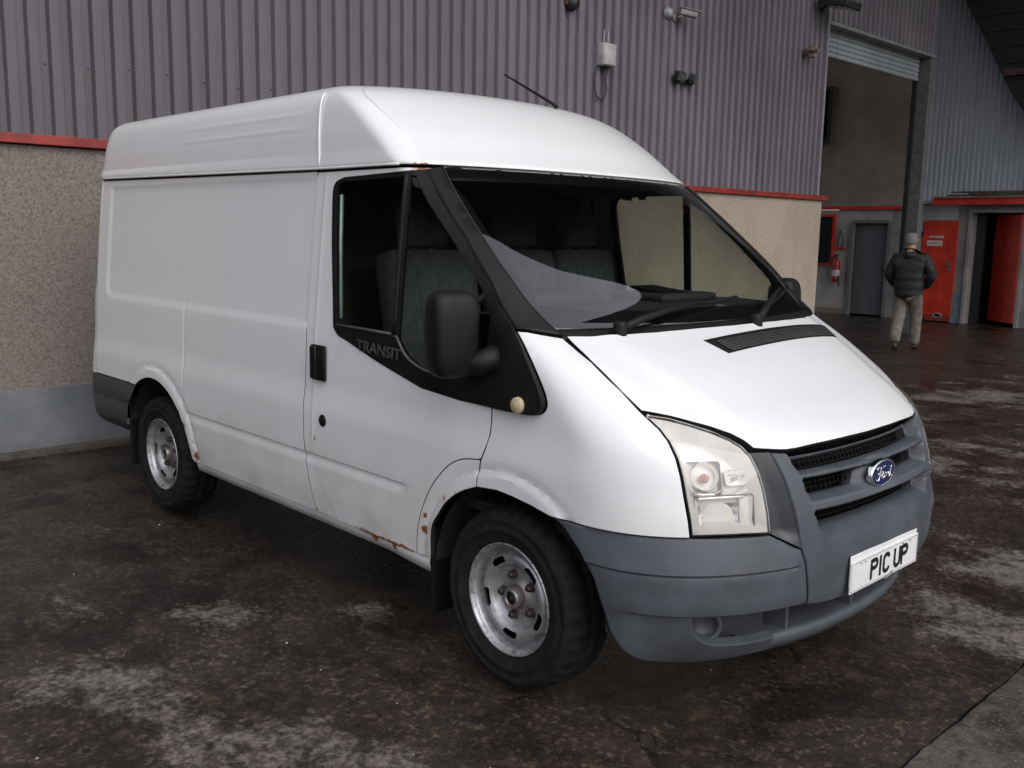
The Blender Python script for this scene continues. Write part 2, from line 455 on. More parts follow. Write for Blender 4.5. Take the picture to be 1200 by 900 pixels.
PLATEW = simple('plate_white', (.78, .78, .78), .3, 0, .05)
INK = simple('plate_black', (.012, .012, .012), .35)
BONE = simple('yellowed_cap', (.50, .42, .25), .45, 0, .12, 60)
GREYL = simple('trim_lettering', (.07, .068, .07), .4)
LINER = simple('cab_lining', (.09, .09, .088), .85)

def text_mesh(name, body, size, m, parent, thick=.001, xs=1., shear=0., bold=0.):
    c = bpy.data.curves.new(name, 'FONT'); c.body = body; c.size = size; c.extrude = thick; c.align_x = 'CENTER'; c.align_y = 'CENTER'
    c.shear = shear; c.offset = bold; c.resolution_u = 3
    o = bpy.data.objects.new(name, c); COL.objects.link(o)
    me = bpy.data.meshes.new_from_object(o.evaluated_get(bpy.context.evaluated_depsgraph_get()))
    bpy.data.objects.remove(o); me.transform(Matrix.Scale(xs, 4, (1, 0, 0))); me.materials.clear()
    return link(name, me, m, parent, False)

# ------------------------------------------------------------------ the van
VAN = empty('panel_van')
tag(VAN, 'white panel van with grey bumpers and rust along its cab door bottom', 'van')

def body_disp(x, z, P):
    w = sstep(-.52, -.62, x); d = .013*sstep(.99, .83, z)+w*(-.010*sstep(.662, .654, z)+.012*sstep(.652, .615, z))
    # the flare round each arch
    for cx, cz, r in ((-2.90, .345, .445), (.03, .335, .415)):
        rr = np.hypot(x-cx, z-cz); d = d*(1-.8*sstep(r+.10, r+.05, rr))+.016*sstep(r+.075, r+.045, rr)
    return d
def cargo_disp(x, z, P):
    d = body_disp(x, z, P)
    e = np.minimum.reduce([x+3.60, z-1.215, 1.878-z]); cr = np.hypot(np.minimum(x+3.60-.07, 0), np.minimum(z-1.215-.07, 0))
    e = np.where((x < -3.53) & (z < 1.285), .07-cr, e)
    d = d-.0075*sstep(0, .022, e)
    d = d-.0035*np.exp(-((x+2.515)/.006)**2)*(1-sstep(0, .05, e)*.5)
    return d
seam = [(-1.297, 1.60), (-1.297, .86)]+spl([(-1.297, .86), (-1.292, .68), (-1.274, .57), (-1.252, .47), (-1.225, .392)], .03)[1:]
a0 = math.atan2(.722-.345, -math.sqrt(.445**2-.377**2)); a1 = math.atan2(.405-.345, math.sqrt(.445**2-.06**2))
arcR = [(-2.90+.445*math.cos(t), .345+.445*math.sin(t)) for t in np.linspace(a0, a1, 40)]
side_out = [(-1.297, 1.893), (-2.5, 1.902), (-3.745, 1.914), (-3.745, .724), (-3.17, .724)]+arcR+[(-2.43, .390)]+[(-1.3, .390)]+seam[::-1]
rl = [[(-3.60, 1.878), (-1.30, 1.878)], [(-3.575, 1.853), (-1.30, 1.853)], [(-1.30, 1.215), (-3.53, 1.215)], [(-1.30, 1.237), (-3.53, 1.237)], [(-3.60, 1.28), (-3.60, 1.878)], [(-3.578, 1.28), (-3.578, 1.853)],
      [(-2.44, .662), (-1.3, .662)], [(-2.44, .654), (-1.3, .654)], [(-2.44, .648), (-1.3, .648)], [(-2.515, 1.2), (-2.515, .8)], [(-2.523, 1.2), (-2.523, .8)], [(-2.507, 1.2), (-2.507, .8)]]
side = panel('side_panel', side_out, ch_side, PAINT, VAN, sp=.022, disp=cargo_disp, lines=rl)
mirror(side)

# cab door with its glass
def door_disp(x, z, P):
    d = body_disp(x, z, P)
    xr = np.where(z > .70, -1.222, -1.222+.17*np.clip((.70-z)/.30, 0, 1)**1.5)
    return d-.0012*sstep(xr+.002, xr-.006, x)+.002*np.exp(-((x-xr)/.006)**2)
winlow = [(-.07, 1.035), (-.24, 1.036), (-.47, 1.052)]+spl([(-.47, 1.052), (-.76, 1.122), (-.98, 1.185), (-1.05, 1.203), (-1.085, 1.235)], .03)[1:]
winup = [(-1.085, 1.235), (-1.14, 1.60)]+spl([(-1.158, 1.77), (-1.158, 1.81), (-1.142, 1.843), (-1.085, 1.860)], .02)+[(-.68, 1.872), (-.60, 1.880)]
df1 = spl([(-.50, .388), (-.492, .44), (-.472, .52), (-.432, .61), (-.372, .70), (-.29, .78), (-.21, .822), (-.105, .841)], .02)
df2 = spl([(-.105, .841), (-.088, .88), (-.07, .94), (-.068, 1.035)], .02)
door_out = [(-1.297, 1.890)]+seam+[(-.85, .386)]+df1+df2[1:]+winlow[1:]+winup[1:]+[(-.585, 1.890)]
dl = [[(-1.28, .662), (-.5, .662)], [(-1.28, .654), (-.5, .654)], [(-1.28, .648), (-.5, .648)], [(-1.222, 1.85), (-1.222, .72)], [(-1.230, 1.85), (-1.230, .72)]]
door = panel('cab_door', door_out, ch_side, PAINT, VAN, sp=.020, disp=door_disp, lines=dl)
door['label'] = 'white cab door with rust along its bottom edge'
pod = spl([(-.07, 1.035), (.10, 1.037), (.152, 1.041), (.185, 1.053), (.200, 1.075), (.196, 1.10), (.178, 1.135), (.13, 1.20), (.075, 1.262), (.022, 1.312)], .02)
pil = [(-.07, 1.392), (-.13, 1.462), (-.29, 1.612), (-.48, 1.772), (-.60, 1.878)]
surround_out = winlow[::-1]+pod[1:]+pil[:-1]+winup[::-1]
g_main = [(-.668, 1.243), (-.668, 1.852)]+spl([(-1.075, 1.842), (-1.115, 1.828), (-1.130, 1.79)], .02)+[(-1.112, 1.60), (-1.062, 1.262), (-1.045, 1.248)]
g_q = spl([(-.632, 1.232), (-.565, 1.165), (-.47, 1.128), (-.36, 1.118), (-.24, 1.135), (-.14, 1.19), (-.105, 1.25), (-.10, 1.345)], .02)+[(-.16, 1.445), (-.32, 1.592), (-.51, 1.752), (-.612, 1.852), (-.632, 1.855)]
def sur_disp(x, z, P): return .022*sstep(-.16, .02, x)*sstep(1.40, 1.30, z)+.004
sur = panel('window_surround', surround_out, ch_side, BLACKP, door, sp=.024, disp=sur_disp, holes=[g_main, g_q], gap=.001, depth=.02)
gm = panel('window_glass', list(inset(np.array(g_main)[::-1] if area2(np.array(g_main)) < 0 else np.array(g_main), -.006)), ch_side, GLASS, door, sp=.024, off=-.007, depth=.003, edge=.001)
gq = panel('window_glass', list(inset(np.array(g_q)[::-1] if area2(np.array(g_q)) < 0 else np.array(g_q), -.006)), ch_side, GLASS, door, sp=.024, off=-.007, depth=.003, edge=.001)
def on_side(x, z, o=.0):
    P, Nn = chart_n(ch_side, np.array([[x, z]])); return Vector(P[0]+Nn[0]*o)
bar = MB().tube([on_side(-.650, z, .004) for z in np.linspace(1.236, 1.862, 12)], .011, 8).build('window_bar', BLACKP, door, True)
seal = MB().tube([on_side(x, z, .006) for x, z in [(-.668, 1.238)]+g_q[:22]], .0055, 8).build('window_seal', GREYL, door, True)
MB().tube([on_side(x, z, -.004) for x, z in [(-1.100, 1.79), (-1.082, 1.60), (-1.040, 1.275)]], .0065, 6).build('glass_edge', simple('glass_edge_green', (.20, .30, .26), .3), door, True)
seal2 = MB().tube([on_side(x, z, .005) for x, z in [(-1.05, 1.246), (-.85, 1.243), (-.668, 1.240)]], .006, 8).build('window_seal', GREYL, door, True)
# recessed handle
hb = MB().box((-1.172, -.992, 1.072), (.105, .014, .155), bev=.006).build('door_handle', BLACKP, door, True)
MB().box((-1.196, -1.002, 1.072), (.045, .014, .142), bev=.005).build('door_handle', simple('handle_black', (.010, .010, .010), .22), door, True)
lk = MB().lathe([(0, -.012), (.024, -.012), (.027, -.008), (.027, .006)], 24, 'y', (-1.135, -.991, .822)).build('door_lock', BLACKP, door, True)
tr = text_mesh('door_lettering', 'TRANSIT', .062, GREYL, door, .0008, 1.22, 0, .0008)
Pc = on_side(-.745, 1.168, .0075); Nn = chart_n(ch_side, np.array([[-.745, 1.168]]))[1][0]
ex = Vector((1, 0, -.045)).normalized(); nz = Vector(Nn); ey = nz.cross(ex).normalized()
tr.data.transform(Matrix((ex, ey, nz)).transposed().to_4x4()); tr.data.transform(Matrix.Translation(Pc))
cap = MB().lathe([(0, -.010), (.024, -.009), (.028, -.004), (.029, .01)], 24, 'y', (.092, -1.012, 1.068)).build('screw_cap', BONE, VAN, True)
door2 = mirror(door)
for o_ in (sur, gm, gq, bar): mirror(o_, door2)

# front wing, panel behind the arch
arcF = spl([(-.405, .392), (-.385, .52), (-.342, .585), (-.29, .645), (-.21, .70), (-.118, .738)], .02)
arch_out = spl([(-.118, .738), (-.118, .79), (-.105, .838)], .02)+df1[::-1][1:]+[(-.49, .385), (-.41, .385)]+arcF[:-1]
def wing_disp(u, v, P): return body_disp(P[:, 0], v, P)*sstep(.62, .2, P[:, 0])
ap = panel('arch_panel', arch_out, ch_side, PAINT, VAN, sp=.018, disp=body_disp); mirror(ap)
hl_left = [(.48, -.832, 1.082), (.51, -.828, 1.062), (.55, -.824, 1.036), (.585, -.824, 1.005), (.62, -.829, .958), (.648, -.836, .905), (.668, -.839, .84), (.688, -.839, .77), (.70, -.840, .716)]
hl_top = [(.48, -.832, 1.082), (.54, -.765, 1.070), (.59, -.715, 1.052), (.64, -.662, 1.030), (.68, -.625, 1.008), (.715, -.605, .985), (.75, -.597, .955), (.78, -.595, .91), (.81, -.595, .85), (.83, -.595, .775), (.838, -.594, .710)]
btop = [(.25, .712), (.40, .712), (.56, -.94, .713), (.70, -.842, .714), (.775, -.73, .711), (.838, -.597, .708)]
arF2 = [(-.118, .738), (-.01, .748), (.07, .742), (.16, .731), (.235, .718)]
wing = to_polar([(-.066, 1.035)]+[p for p in pod[1:]]+[(.06, -.943, 1.311), (.10, -.900, 1.302), (.14, -.845, 1.292), (.27, -.841, 1.222), (.40, -.839, 1.142)]+hl_left+[(.56, -.94, .715), (.40, .714), (.25, .714)]+arF2[::-1][1:]+[(-.118, .79), (-.103, .84), (-.086, .88), (-.068, .94)])
wg = panel('front_wing', wing, P1, PAINT, VAN, sp=.018, disp=wing_disp); mirror(wg)

# bonnet
hr = [(.255, 0), (.252, -.15), (.246, -.32), (.235, -.47), (.214, -.62), (.182, -.73), (.142, -.832)]
hsd = [(.27, -.837), (.40, -.835), (.478, -.828), (.54, -.761), (.59, -.711), (.64, -.658), (.68, -.620), (.715, -.598), (.745, -.585)]
hf = spl([(.745, -.585), (.775, -.52), (.80, -.43), (.822, -.25), (.830, -.1), (.832, 0)], .04)
half = hr+hsd+hf[1:]
bon_out = half+[(x, -y) for x, y in half[::-1][1:-1]]
def bon_disp(x, y, P):
    e = .56+.16*np.clip((.75-x)/.5, 0, 1)
    return .010*sstep(e+.05, e-.06, np.abs(y))+.004
bonnet = panel('bonnet', bon_out, ch_top, PAINT, VAN, sp=.022, disp=bon_disp, depth=.025)
def on_top(x, y, o=.0):
    P, Nn = chart_n(ch_top, np.array([[x, y]])); return Vector(P[0]+Nn[0]*(o+bon_disp(np.array([x]), np.array([y]), None)[0]))
# vent let into the bonnet
vq = [(.320, -.285), (.262, .72), (.350, .665), (.405, -.245)]
vent = panel('bonnet_vent', vq, ch_top, BLACKP, bonnet, sp=.025, off=.0, disp=lambda x, y, P: bon_disp(x, y, P)+.003, depth=.01, gap=0)
mb = MB()
def vpt(s, t): # s across, t down
    a_ = np.array(vq[0])*(1-s)+np.array(vq[1])*s; b_ = np.array(vq[3])*(1-s)+np.array(vq[2])*s; c_ = a_*(1-t)+b_*t; return c_
for t in np.linspace(.30, .92, 6): mb.tube([on_top(*vpt(s, t), .006) for s in np.linspace(.04, .965, 12)], .0035, 6)
for s in np.linspace(.04, .96, 34): mb.tube([on_top(*vpt(s, t), .006) for t in (.26, .6, .95)], .003, 5)
tag(mb.build('vent_grid', simple('vent_grid', (.03, .03, .032), .5), bonnet, True), kind='stuff')

# roof: one loft from the gutter up
def perim(z, off, zf=None):
    pts = []; Wd = float(FN[4](z)); t = np.linspace(0, 1, 34); yy = Wd*(1-(1-t)**2.4); zz = np.full_like(yy, z)
    front = np.stack([Xf(zz, yy), -yy], -1)
    ye = Wd*(1-np.linspace(1, 0, 16)**2); rear = np.stack([Xr(np.full_like(ye, z), ye), -ye], -1)[::-1]
    xs = np.linspace(front[-1, 0], rear[0, 0], 60)[1:-1]; mid = np.stack([xs, np.full_like(xs, -Wd)], -1)
    h = np.vstack([front, mid, rear]); full = np.vstack([h, (h*[1, -1])[::-1][1:-1]])
    d = np.roll(full, -1, 0)-np.roll(full, 1, 0); n = np.stack([-d[:, 1], d[:, 0]], -1); n /= np.linalg.norm(n, axis=1, keepdims=True)+1e-9
    if np.sum(n[40]*[0, -1]) < 0: n = -n
    return np.column_stack([full+n*off, np.full(len(full), z)])
rows = []
zl = [1.902, 1.902, 1.906, 1.92, 1.95]+list(np.linspace(1.97, 2.20, 48))+list(np.linspace(2.21, 2.30, 22))+[2.306, 2.310, 2.312]
for i, z in enumerate(zl):
    r_ = perim(z, [-.03, .004, .010, .010, .008][i] if i < 5 else .006*np.clip((2.25-z)/.2, 0, 1))
    if i < 5: r_[:, 2] += .0095*np.maximum(0, -1.2-r_[:, 0])
    for zc in (2.085, 2.150):                                  # pressed ribs
        k = np.exp(-((r_[:, 2]-zc)/.010)**2)*sstep(-2.75, -2.6, r_[:, 0])*sstep(-1.40, -1.5, r_[:, 0])
        r_[:, 1] += np.sign(r_[:, 1])*.0016*k
    rows.append(r_)
roof = strip('roof', [list(r_) for r_ in rows], PAINT, VAN, closed=True)
bm = bmesh.new(); bm.from_mesh(roof.data); bm.verts.ensure_lookup_table(); n = len(rows[0])
bm.faces.new([bm.verts[(len(rows)-1)*n+k] for k in range(n)]); bmesh.ops.recalc_face_normals(bm, faces=bm.faces[:]); bm.to_mesh(roof.data); bm.free()
roof.data.polygons.foreach_set('use_smooth', [True]*len(roof.data.polygons))
for sg in (-1, 1):
    pts = []
    for x in np.linspace(-1.19, -.63, 14):
        z = 2.262-(2.262-1.912)*(x+1.19)/.56*(.75+.25*(x+1.19)/.56)
        y = bis(lambda m: inside(np.array([x]), m, np.array([z])), np.array([0.]), np.array([1.1]))[0]
        pts.append((x, sg*(y+.004), z))
    MB().tube(pts, .0035, 6).build('roof_seam', PAINT, VAN, True)
    g = [(x, sg*(float(FN[4](1.905))+.009), 1.903+.0095*max(0, -1.2-x)) for x in np.linspace(-3.74, -.70, 40)]
    MB().tube(g, .0055, 8).build('roof_gutter', PAINT, VAN, True)
    g = [(x, sg*(y_+.009), z_) for x, y_, z_ in [(-1.27-.16*(z-1.905), float(FN[4](z)), z) for z in np.linspace(1.91, 2.235, 14)]]
    MB().tube(g, .005, 6).build('roof_seam', PAINT, VAN, True)
# rear corner and rear doors
rows = []
for z in np.linspace(.722, 1.93, 30):
    Wd = float(FN[4](z)); ye = Wd*np.sin(np.linspace(0, math.pi/2, 22)); h = np.stack([Xr(np.full_like(ye, z), ye), -ye], -1)[::-1]
    h = np.vstack([[-3.7455, -Wd], h]); d = float(body_disp(np.array([-3.7]), np.array([z]), None)[0])
    h[:, 1] -= d*(h[:, 1] < -.8)
    rows.append([(x, y, z) for x, y in h]+[(x, -y, z) for x, y in h[::-1][1:]])
strip('rear_panel', rows, PAINT, VAN)
# rear bumper, wrapped round the tail
rows = []
for z, o in ((.722, -.03), (.722, .004), (.715, .012), (.60, .014), (.588, .006), (.576, .014), (.46, .012), (.425, .0), (.395, -.03), (.39, -.10)):
    Wd = float(FN[4](z)); ye = Wd*np.sin(np.linspace(0, math.pi/2, 22)); h = np.stack([Xr(np.full_like(ye, z), ye), -ye], -1)[::-1]
    xa = -2.90-math.sqrt(max(.447**2-(z-.345)**2, 0)); h = np.vstack([[xa, -Wd], [(xa-3.745)/2, -Wd], h]); 
    h[:, 1] = np.where(h[:, 1] < -.2, h[:, 1]-o, h[:, 1]); h[:, 0] = np.where(h[:, 0] < -3.8, h[:, 0]-o, h[:, 0])
    rows.append([(x, y, z) for x, y in h]+[(x, -y, z) for x, y in h[::-1][1:]])
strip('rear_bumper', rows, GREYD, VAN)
# sills
xs = np.linspace(-2.44, -.43, 30); rows = []
for o, dz in ((-.002, .012), (.004, 0), (.002, -.012), (-.006, -.045), (-.05, -.052)):
    rows.append([(x, -(.962+o), .384+dz-.018*sstep(-.75, -.45, np.array(x))) for x in xs])
sl = strip('sill', rows, PAINT, VAN); mirror(sl)

# A-pillar trims, windscreen, cowl
pl_ = [(-.60, -.862, 1.880), (-.48, -.890, 1.774), (-.29, -.920, 1.614), (-.13, -.940, 1.464), (-.07, -.950, 1.394), (.022, -.960, 1.314)]
pr_ = [(.145, -.842, 1.294), (.08, -.852, 1.335), (-.01, -.862, 1.40), (-.11, -.864, 1.49), (-.26, -.852, 1.62), (-.42, -.832, 1.76), (-.575, -.802, 1.890)]
pt_out = to_polar(pl_+[(.06, -.943, 1.313), (.10, -.902, 1.304)]+pr_, XW)
def pil_disp(u, v, P): return np.full(len(u), .010)
ptm = panel('pillar_trim', pt_out, P2, BLACKP, VAN, sp=.022, disp=pil_disp, depth=.02, edge=.006); mirror(ptm)
rgt = to_polar([(.118, -.852, 1.318)]+pr_[1:], XW); rgt[-1] = (rgt[-1][0], 1.899)
topc = [(a, 1.899+.003*(1-(a/rgt[-1][0])**2)) for a in np.linspace(rgt[-1][0], 0, 12)]
botc = [(a, 1.318-.004*(1-(a/rgt[0][0])**2)) for a in np.linspace(0, rgt[0][0], 12)]
hw = botc+rgt[1:]+topc[1:-1]
hw = [(a, b) for a, b in hw]
ws_out = hw+[(-a, b) for a, b in [topc[-1]]+topc[::-1][1:]+rgt[::-1][1:]+botc[::-1][1:-1]]
ws = panel('windscreen', ws_out, P2, SCREEN, VAN, sp=.022, depth=.003, gap=.001)
ih = []
for a, b in [(0, 1.372), (.25, 1.372), (.45, 1.376), (.60, 1.40)]: ih.append((a, b))
rin = [(a-.030-.012*max(0, (1.5-b)), b) for a, b in rgt[2:-1]]
ih += rin+[(rgt[-1][0]-.045, 1.845), (.30, 1.852), (0, 1.853)]
ih2 = ih+[(-a, b) for a, b in ih[::-1][1:-1]]
panel('windscreen_border', ws_out, P2, FRIT, ws, sp=.022, off=-.005, depth=.002, gap=.002, holes=[ih2])
cb = to_polar([(x, y, 0) for x, y in hr[::-1]], XW)
cow = [(a, z_) for (a, _), z_ in zip(cb, [1.288, 1.284, 1.280, 1.279, 1.279, 1.279, 1.279])]
cow_out = [(a, z) for a, z in cow]+[(-a, z) for a, z in cow[::-1][1:]]+[(-.70, 1.330), (-.35, 1.328), (0, 1.327), (.35, 1.328), (.70, 1.330)]
cowl = panel('cowl_panel', cow_out, P2, BLACKP, VAN, sp=.03, off=-.007, depth=.03)
def on_ws(y, z, o):
    a_ = math.atan2(-y, float(Xf(np.array([z]), np.array([y]))[0])-XW); P, Nn = chart_n(P2, np.array([[a_, z]])); return Vector(P[0]+Nn[0]*o)
for arm, blade in (((-.62, 1.297), [(-.33, 1.338), (-.08, 1.362)]), ((.17, 1.290), [(.40, 1.350), (.60, 1.395)])):
    b0 = on_ws(arm[0], arm[1], .018); p1 = on_ws(*blade[0], .042); p2 = on_ws(*blade[1], .034)
    w = MB().tube([b0, b0.lerp(p1, .35)+Vector((.012, 0, .012)), p1, p2], [.017, .015, .011, .006], 8)
    w.lathe([(0, .03), (.022, .03), (.026, .02), (.026, -.03)], 14, 'z', tuple(b0))
    wa = w.build('wiper', BLACKP, VAN, True)
    L0, L1 = (((-.47, 1.334), (.20, 1.385)) if arm[0] < 0 else ((.30, 1.325), (.80, 1.412)))
    bl = [on_ws(L0[0]+(L1[0]-L0[0])*t, L0[1]+(L1[1]-L0[1])*t, .016+.010*math.sin(math.pi*t)) for t in np.linspace(0, 1, 12)]
    MB().tube(bl, .0075, 6).build('wiper_blade', BLACKP, wa, True)

# headlights
hl_bot = [(.838, -.594, .711), (.80, -.69, .716), (.74, -.78, .718), (.70, -.840, .717)]
hl_out = to_polar(hl_top+hl_bot[1:]+hl_left[::-1][1:-1])
def shift(lp, d):
    p = np.array(lp); 
    if area2(p) < 0: p = p[::-1]
    return inset(p, d)
housing = panel('headlight', list(shift(hl_out, .001)), P1, BLACKP, VAN, sp=.03, off=-.010, depth=.09, holes=[list(shift(dens(hl_out, .03), .012))])
lens = panel('lens', list(shift(hl_out, .002)), P1, LENS, housing, sp=.022, off=.002, depth=.004, gap=.003, edge=.004)
hd_ = dens(hl_out, .012)
def edist(u, v): return np.min(np.hypot(u[:, None]-hd_[None, :, 0], v[:, None]-hd_[None, :, 1]), 1)
bez = panel('bezel', list(shift(hl_out, .002)), P1, BEZEL, housing, sp=.015, depth=.0, gap=.006,
            disp=lambda u, v, P: -.007-.048*sstep(.004, .050, edist(u, v)))
def onp(u, v, o):
    P, Nn = chart_n(P1, np.array([[u, v]])); return Vector(P[0]+Nn[0]*o), Vector(Nn[0])
def oriented(mbf, u, v, o, name, m, parent):
    p, nrm = onp(u, v, o); ob = mbf.build(name, m, parent, True); 
    ex = Vector((0, 0, 1)).cross(nrm).normalized(); ez = nrm.cross(ex)
    ob.data.transform(Matrix.Translation(p) @ Matrix((ex, ez, nrm)).transposed().to_4x4()); return ob
am = math.atan2(.735, .735+.4)
u_of = lambda y, z: math.atan2(-y, float(Xf(np.array([z]), np.array([y]))[0])-XP)
LAMPG = simple('lamp_recess_grey', (.085, .085, .088), .3, .3, .1)
def rbox(mb, cx, cy, w, h, d0, d1, r=.012):            # rounded rectangle, walls running from depth d0 to d1, and a floor
    o = []
    for qx, qy, a0_ in ((1, 1, 0), (-1, 1, 90), (-1, -1, 180), (1, -1, 270)):
        for k in range(5): t = R(a0_+k*22.5); o.append((cx+qx*(w/2-r)+r*math.cos(t), cy+qy*(h/2-r)+r*math.sin(t)))
    n_ = len(o); v_ = [(x, y, d0) for x, y in o]+[(cx+(x-cx)*.88, cy+(y-cy)*.88, d1) for x, y in o]+[(cx, cy, d1)]
    return mb.add(v_, [(k, (k+1) % n_, n_+(k+1) % n_, n_+k) for k in range(n_)]+[(n_+k, n_+(k+1) % n_, 2*n_) for k in range(n_)])
u1, z1 = u_of(-.770, .900), .900
oriented(rbox(MB(), 0, 0, .118, .108, .012, -.030), u1, z1, -.046, 'indicator_recess', LAMPG, housing)
oriented(MB().lathe([(.046, .024), (.049, .018), (.044, .0), (.030, -.016), (0, -.02)], 28, 'z', (.004, .006, 0)), u1, z1, -.052, 'indicator_bowl', SILVER, housing)
oriented(MB().lathe([(0, .034), (.011, .030), (.016, .014), (.012, -.01)], 18, 'z', (.004, .0, 0)), u1, z1, -.050, 'indicator_bulb', AMBER, housing)
oriented(MB().tube([(-.05, -.044, .016), (-.02, -.052, .02), (.02, -.052, .02), (.055, -.040, .016)], .006, 8), u1, z1, -.040, 'recess_lip', CHROME, housing)
u2 = u_of(-.668, .900)
oriented(rbox(MB(), .004, 0, .085, .052, .014, -.012), u2, .900, -.046, 'side_light_recess', SILVER, housing)
oriented(MB().lathe([(0, .026), (.010, .022), (.013, .004), (.016, -.01)], 16, 'z', (-.006, 0, 0)), u2, .900, -.046, 'side_light', CHROME, housing)
oriented(MB().lathe([(0, .022), (.007, .018), (.009, .004), (.012, -.01)], 16, 'z', (.026, .004, 0)), u2, .900, -.046, 'side_light', CHROME, housing)
oriented(MB().tube([(-.085, .012, 0), (-.03, -.004, .004), (.03, -.004, .004), (.085, .016, 0)], .010, 8), u_of(-.715, .842), .842, -.052, 'lamp_shelf', BEZEL, housing)
u3 = u_of(-.728, .785)
oriented(rbox(MB(), 0, 0, .205, .120, .012, -.036, .010), u3, .785, -.046, 'main_recess', LAMPG, housing)
gu = np.linspace(-.082, .052, 14); gv = np.linspace(-.050, .034, 10)
vs_ = [(x, y, -.032+.026*((x+.015)/.07)**2+.016*((y+.008)/.045)**2) for y in gv for x in gu]
fs_ = [(j*14+i, j*14+i+1, j*14+i+15, j*14+i+14) for j in range(9) for i in range(13)]
oriented(MB().add(vs_, fs_), u3, .785, -.040, 'reflector', SILVER, housing)
oriented(MB().box((.072, 0, -.010), (.034, .105, .02), bev=.004), u3, .785, -.044, 'reflector_cheek', BEZEL, housing)
oriented(MB().box((-.01, .052, .004), (.16, .010, .012), bev=.003), u3, .785, -.044, 'reflector_brow', CHROME, housing)
h2 = mirror(housing)
for c in list(housing.children): mirror(c, h2)

# front bumper corners
fog_lo = [(.86, -.52, .447), (.79, -.69, .442)]+spl([(.712, -.812, .440), (.700, -.800, .415), (.697, -.770, .370), (.705, -.715, .336), (.735, -.62, .322), (.79, -.47, .322)], .015)
bot = [(.785, -.47, .258), (.72, -.62, .244)]+spl([(.60, -.77, .244), (.54, -.84, .262), (.495, -.895, .305), (.472, -.94, .375)], .02)
bc_out = to_polar(btop+[(.88, -.487, .648), (.89, -.468, .60), (.89, -.455, .54), (.885, -.436, .452)]+fog_lo+bot+[(.468, -.96, .43), (.428, .55), (.375, .62), (.305, .685)])
def bc_disp(u, v, P):
    t = np.clip((P[:, 0]-.36)/.06, 0, 1)*np.clip((-P[:, 1]-.49)/.03, 0, 1)
    zc = .596
    up_ = np.clip((v-zc)/.11, 0, 1)
    return .010+t*(-.022*up_+.006*sstep(zc-.003, zc+.003, v)-.006*np.exp(-((v-zc+.005)/.004)**2))-.014*sstep(.462, .448, v)*sstep(.5, .6, P[:, 0])
bl1 = [[(a, z_) for a in np.linspace(.34, .95, 100)] for z_ in (.600, .5955, .591, .586, .580, .462, .455, .448)]
bc = panel('bumper_corner', bc_out, P1, GREYP, VAN, sp=.018, disp=bc_disp, depth=.03, lines=bl1, edge=.005); mirror(bc)
# bumper centre with the grille frame
cen_half = [(-.538, .957), (-.512, .80), (-.487, .650), (-.466, .60), (-.453, .54), (-.434, .452), (-.36, .440), (-.2, .436), (0, .434)]
top_h = [(0, .950), (-.2, .949), (-.42, .946), (-.50, .952)]
cen_out = cen_half+[(-y, z) for y, z in cen_half[::-1][1:]]+[(-y, z) for y, z in top_h[::-1]]+top_h[1:]
gedge = lambda z: .475-.075*(.95-z)/.25
def cen_disp(y, z, P):
    e = gedge(z)-np.abs(y); ins = sstep(-.004, .012, e)*sstep(.680, .692, z)
    rid = .535-.06*(.96-z)/.31-np.abs(y)
    d = .010-.034*np.clip(-rid/.06, 0, 1)*sstep(.66, .72, z)
    t = np.where(z > .869, (z-.869)/.032, np.where(z > .761, (z-.765)/.052, (z-.680)/.027)); t = np.clip(t, 0, 1)
    prof = np.where(t < .5, .026, .026-.050*(t-.5)/.5)      # each slat: a proud lower lip, then a ledge sloping back to the slot above
    d = d-ins*(.024-prof)
    boss = np.exp(-((y/.120)**2+((z-.832)/.062)**2)**2)
    return np.where(ins > 0, d*(1-boss)+.002*boss, d)
slots = [[(-.452, .943), (-.442, .902), (.442, .902), (.452, .943)],
         [(-.432, .868), (-.417, .818), (-.150, .818), (-.122, .868)], [(.122, .868), (.150, .818), (.417, .818), (.432, .868)],
         [(-.408, .764), (-.382, .708), (.382, .708), (.408, .764)]]
cen = panel('front_bumper', cen_out, ch_front, GREYP, VAN, sp=.011, disp=cen_disp, depth=.035, holes=slots, edge=.004)
chk = panel('grille_cheek', [(-.592, .972), (-.594, .84), (-.594, .713), (-.487, .650), (-.512, .80), (-.538, .957)], ch_front, GREYD, VAN, sp=.014, disp=cen_disp, depth=.035, gap=.001); mirror(chk)
gm_ = MB()
def fr(y, z, o): return (float(Xf(np.array([z]), np.array([y]))[0])+o, y, z)
for z in np.arange(.722, .945, .0165):
    yl = gedge(z)-.01; gm_.tube([fr(y, z, -.052) for y in np.linspace(-yl, yl, 14)], .0019, 5)
for y in np.arange(-.45, .451, .026): gm_.tube([fr(y, z, -.052) for z in np.linspace(.71, .948, 8)], .0018, 5)
tag(gm_.build('grille_mesh', simple('grille_black', (.0045, .0042, .004), .6, spec=.2), VAN, True), kind='stuff')
strip('grille_backing', [[fr(y, z, -.11) for y in np.linspace(-.56, .56, 12)] for z in (.68, .8, .9, .99)], simple('grille_void', (.003, .003, .003), .9, spec=.1), VAN)
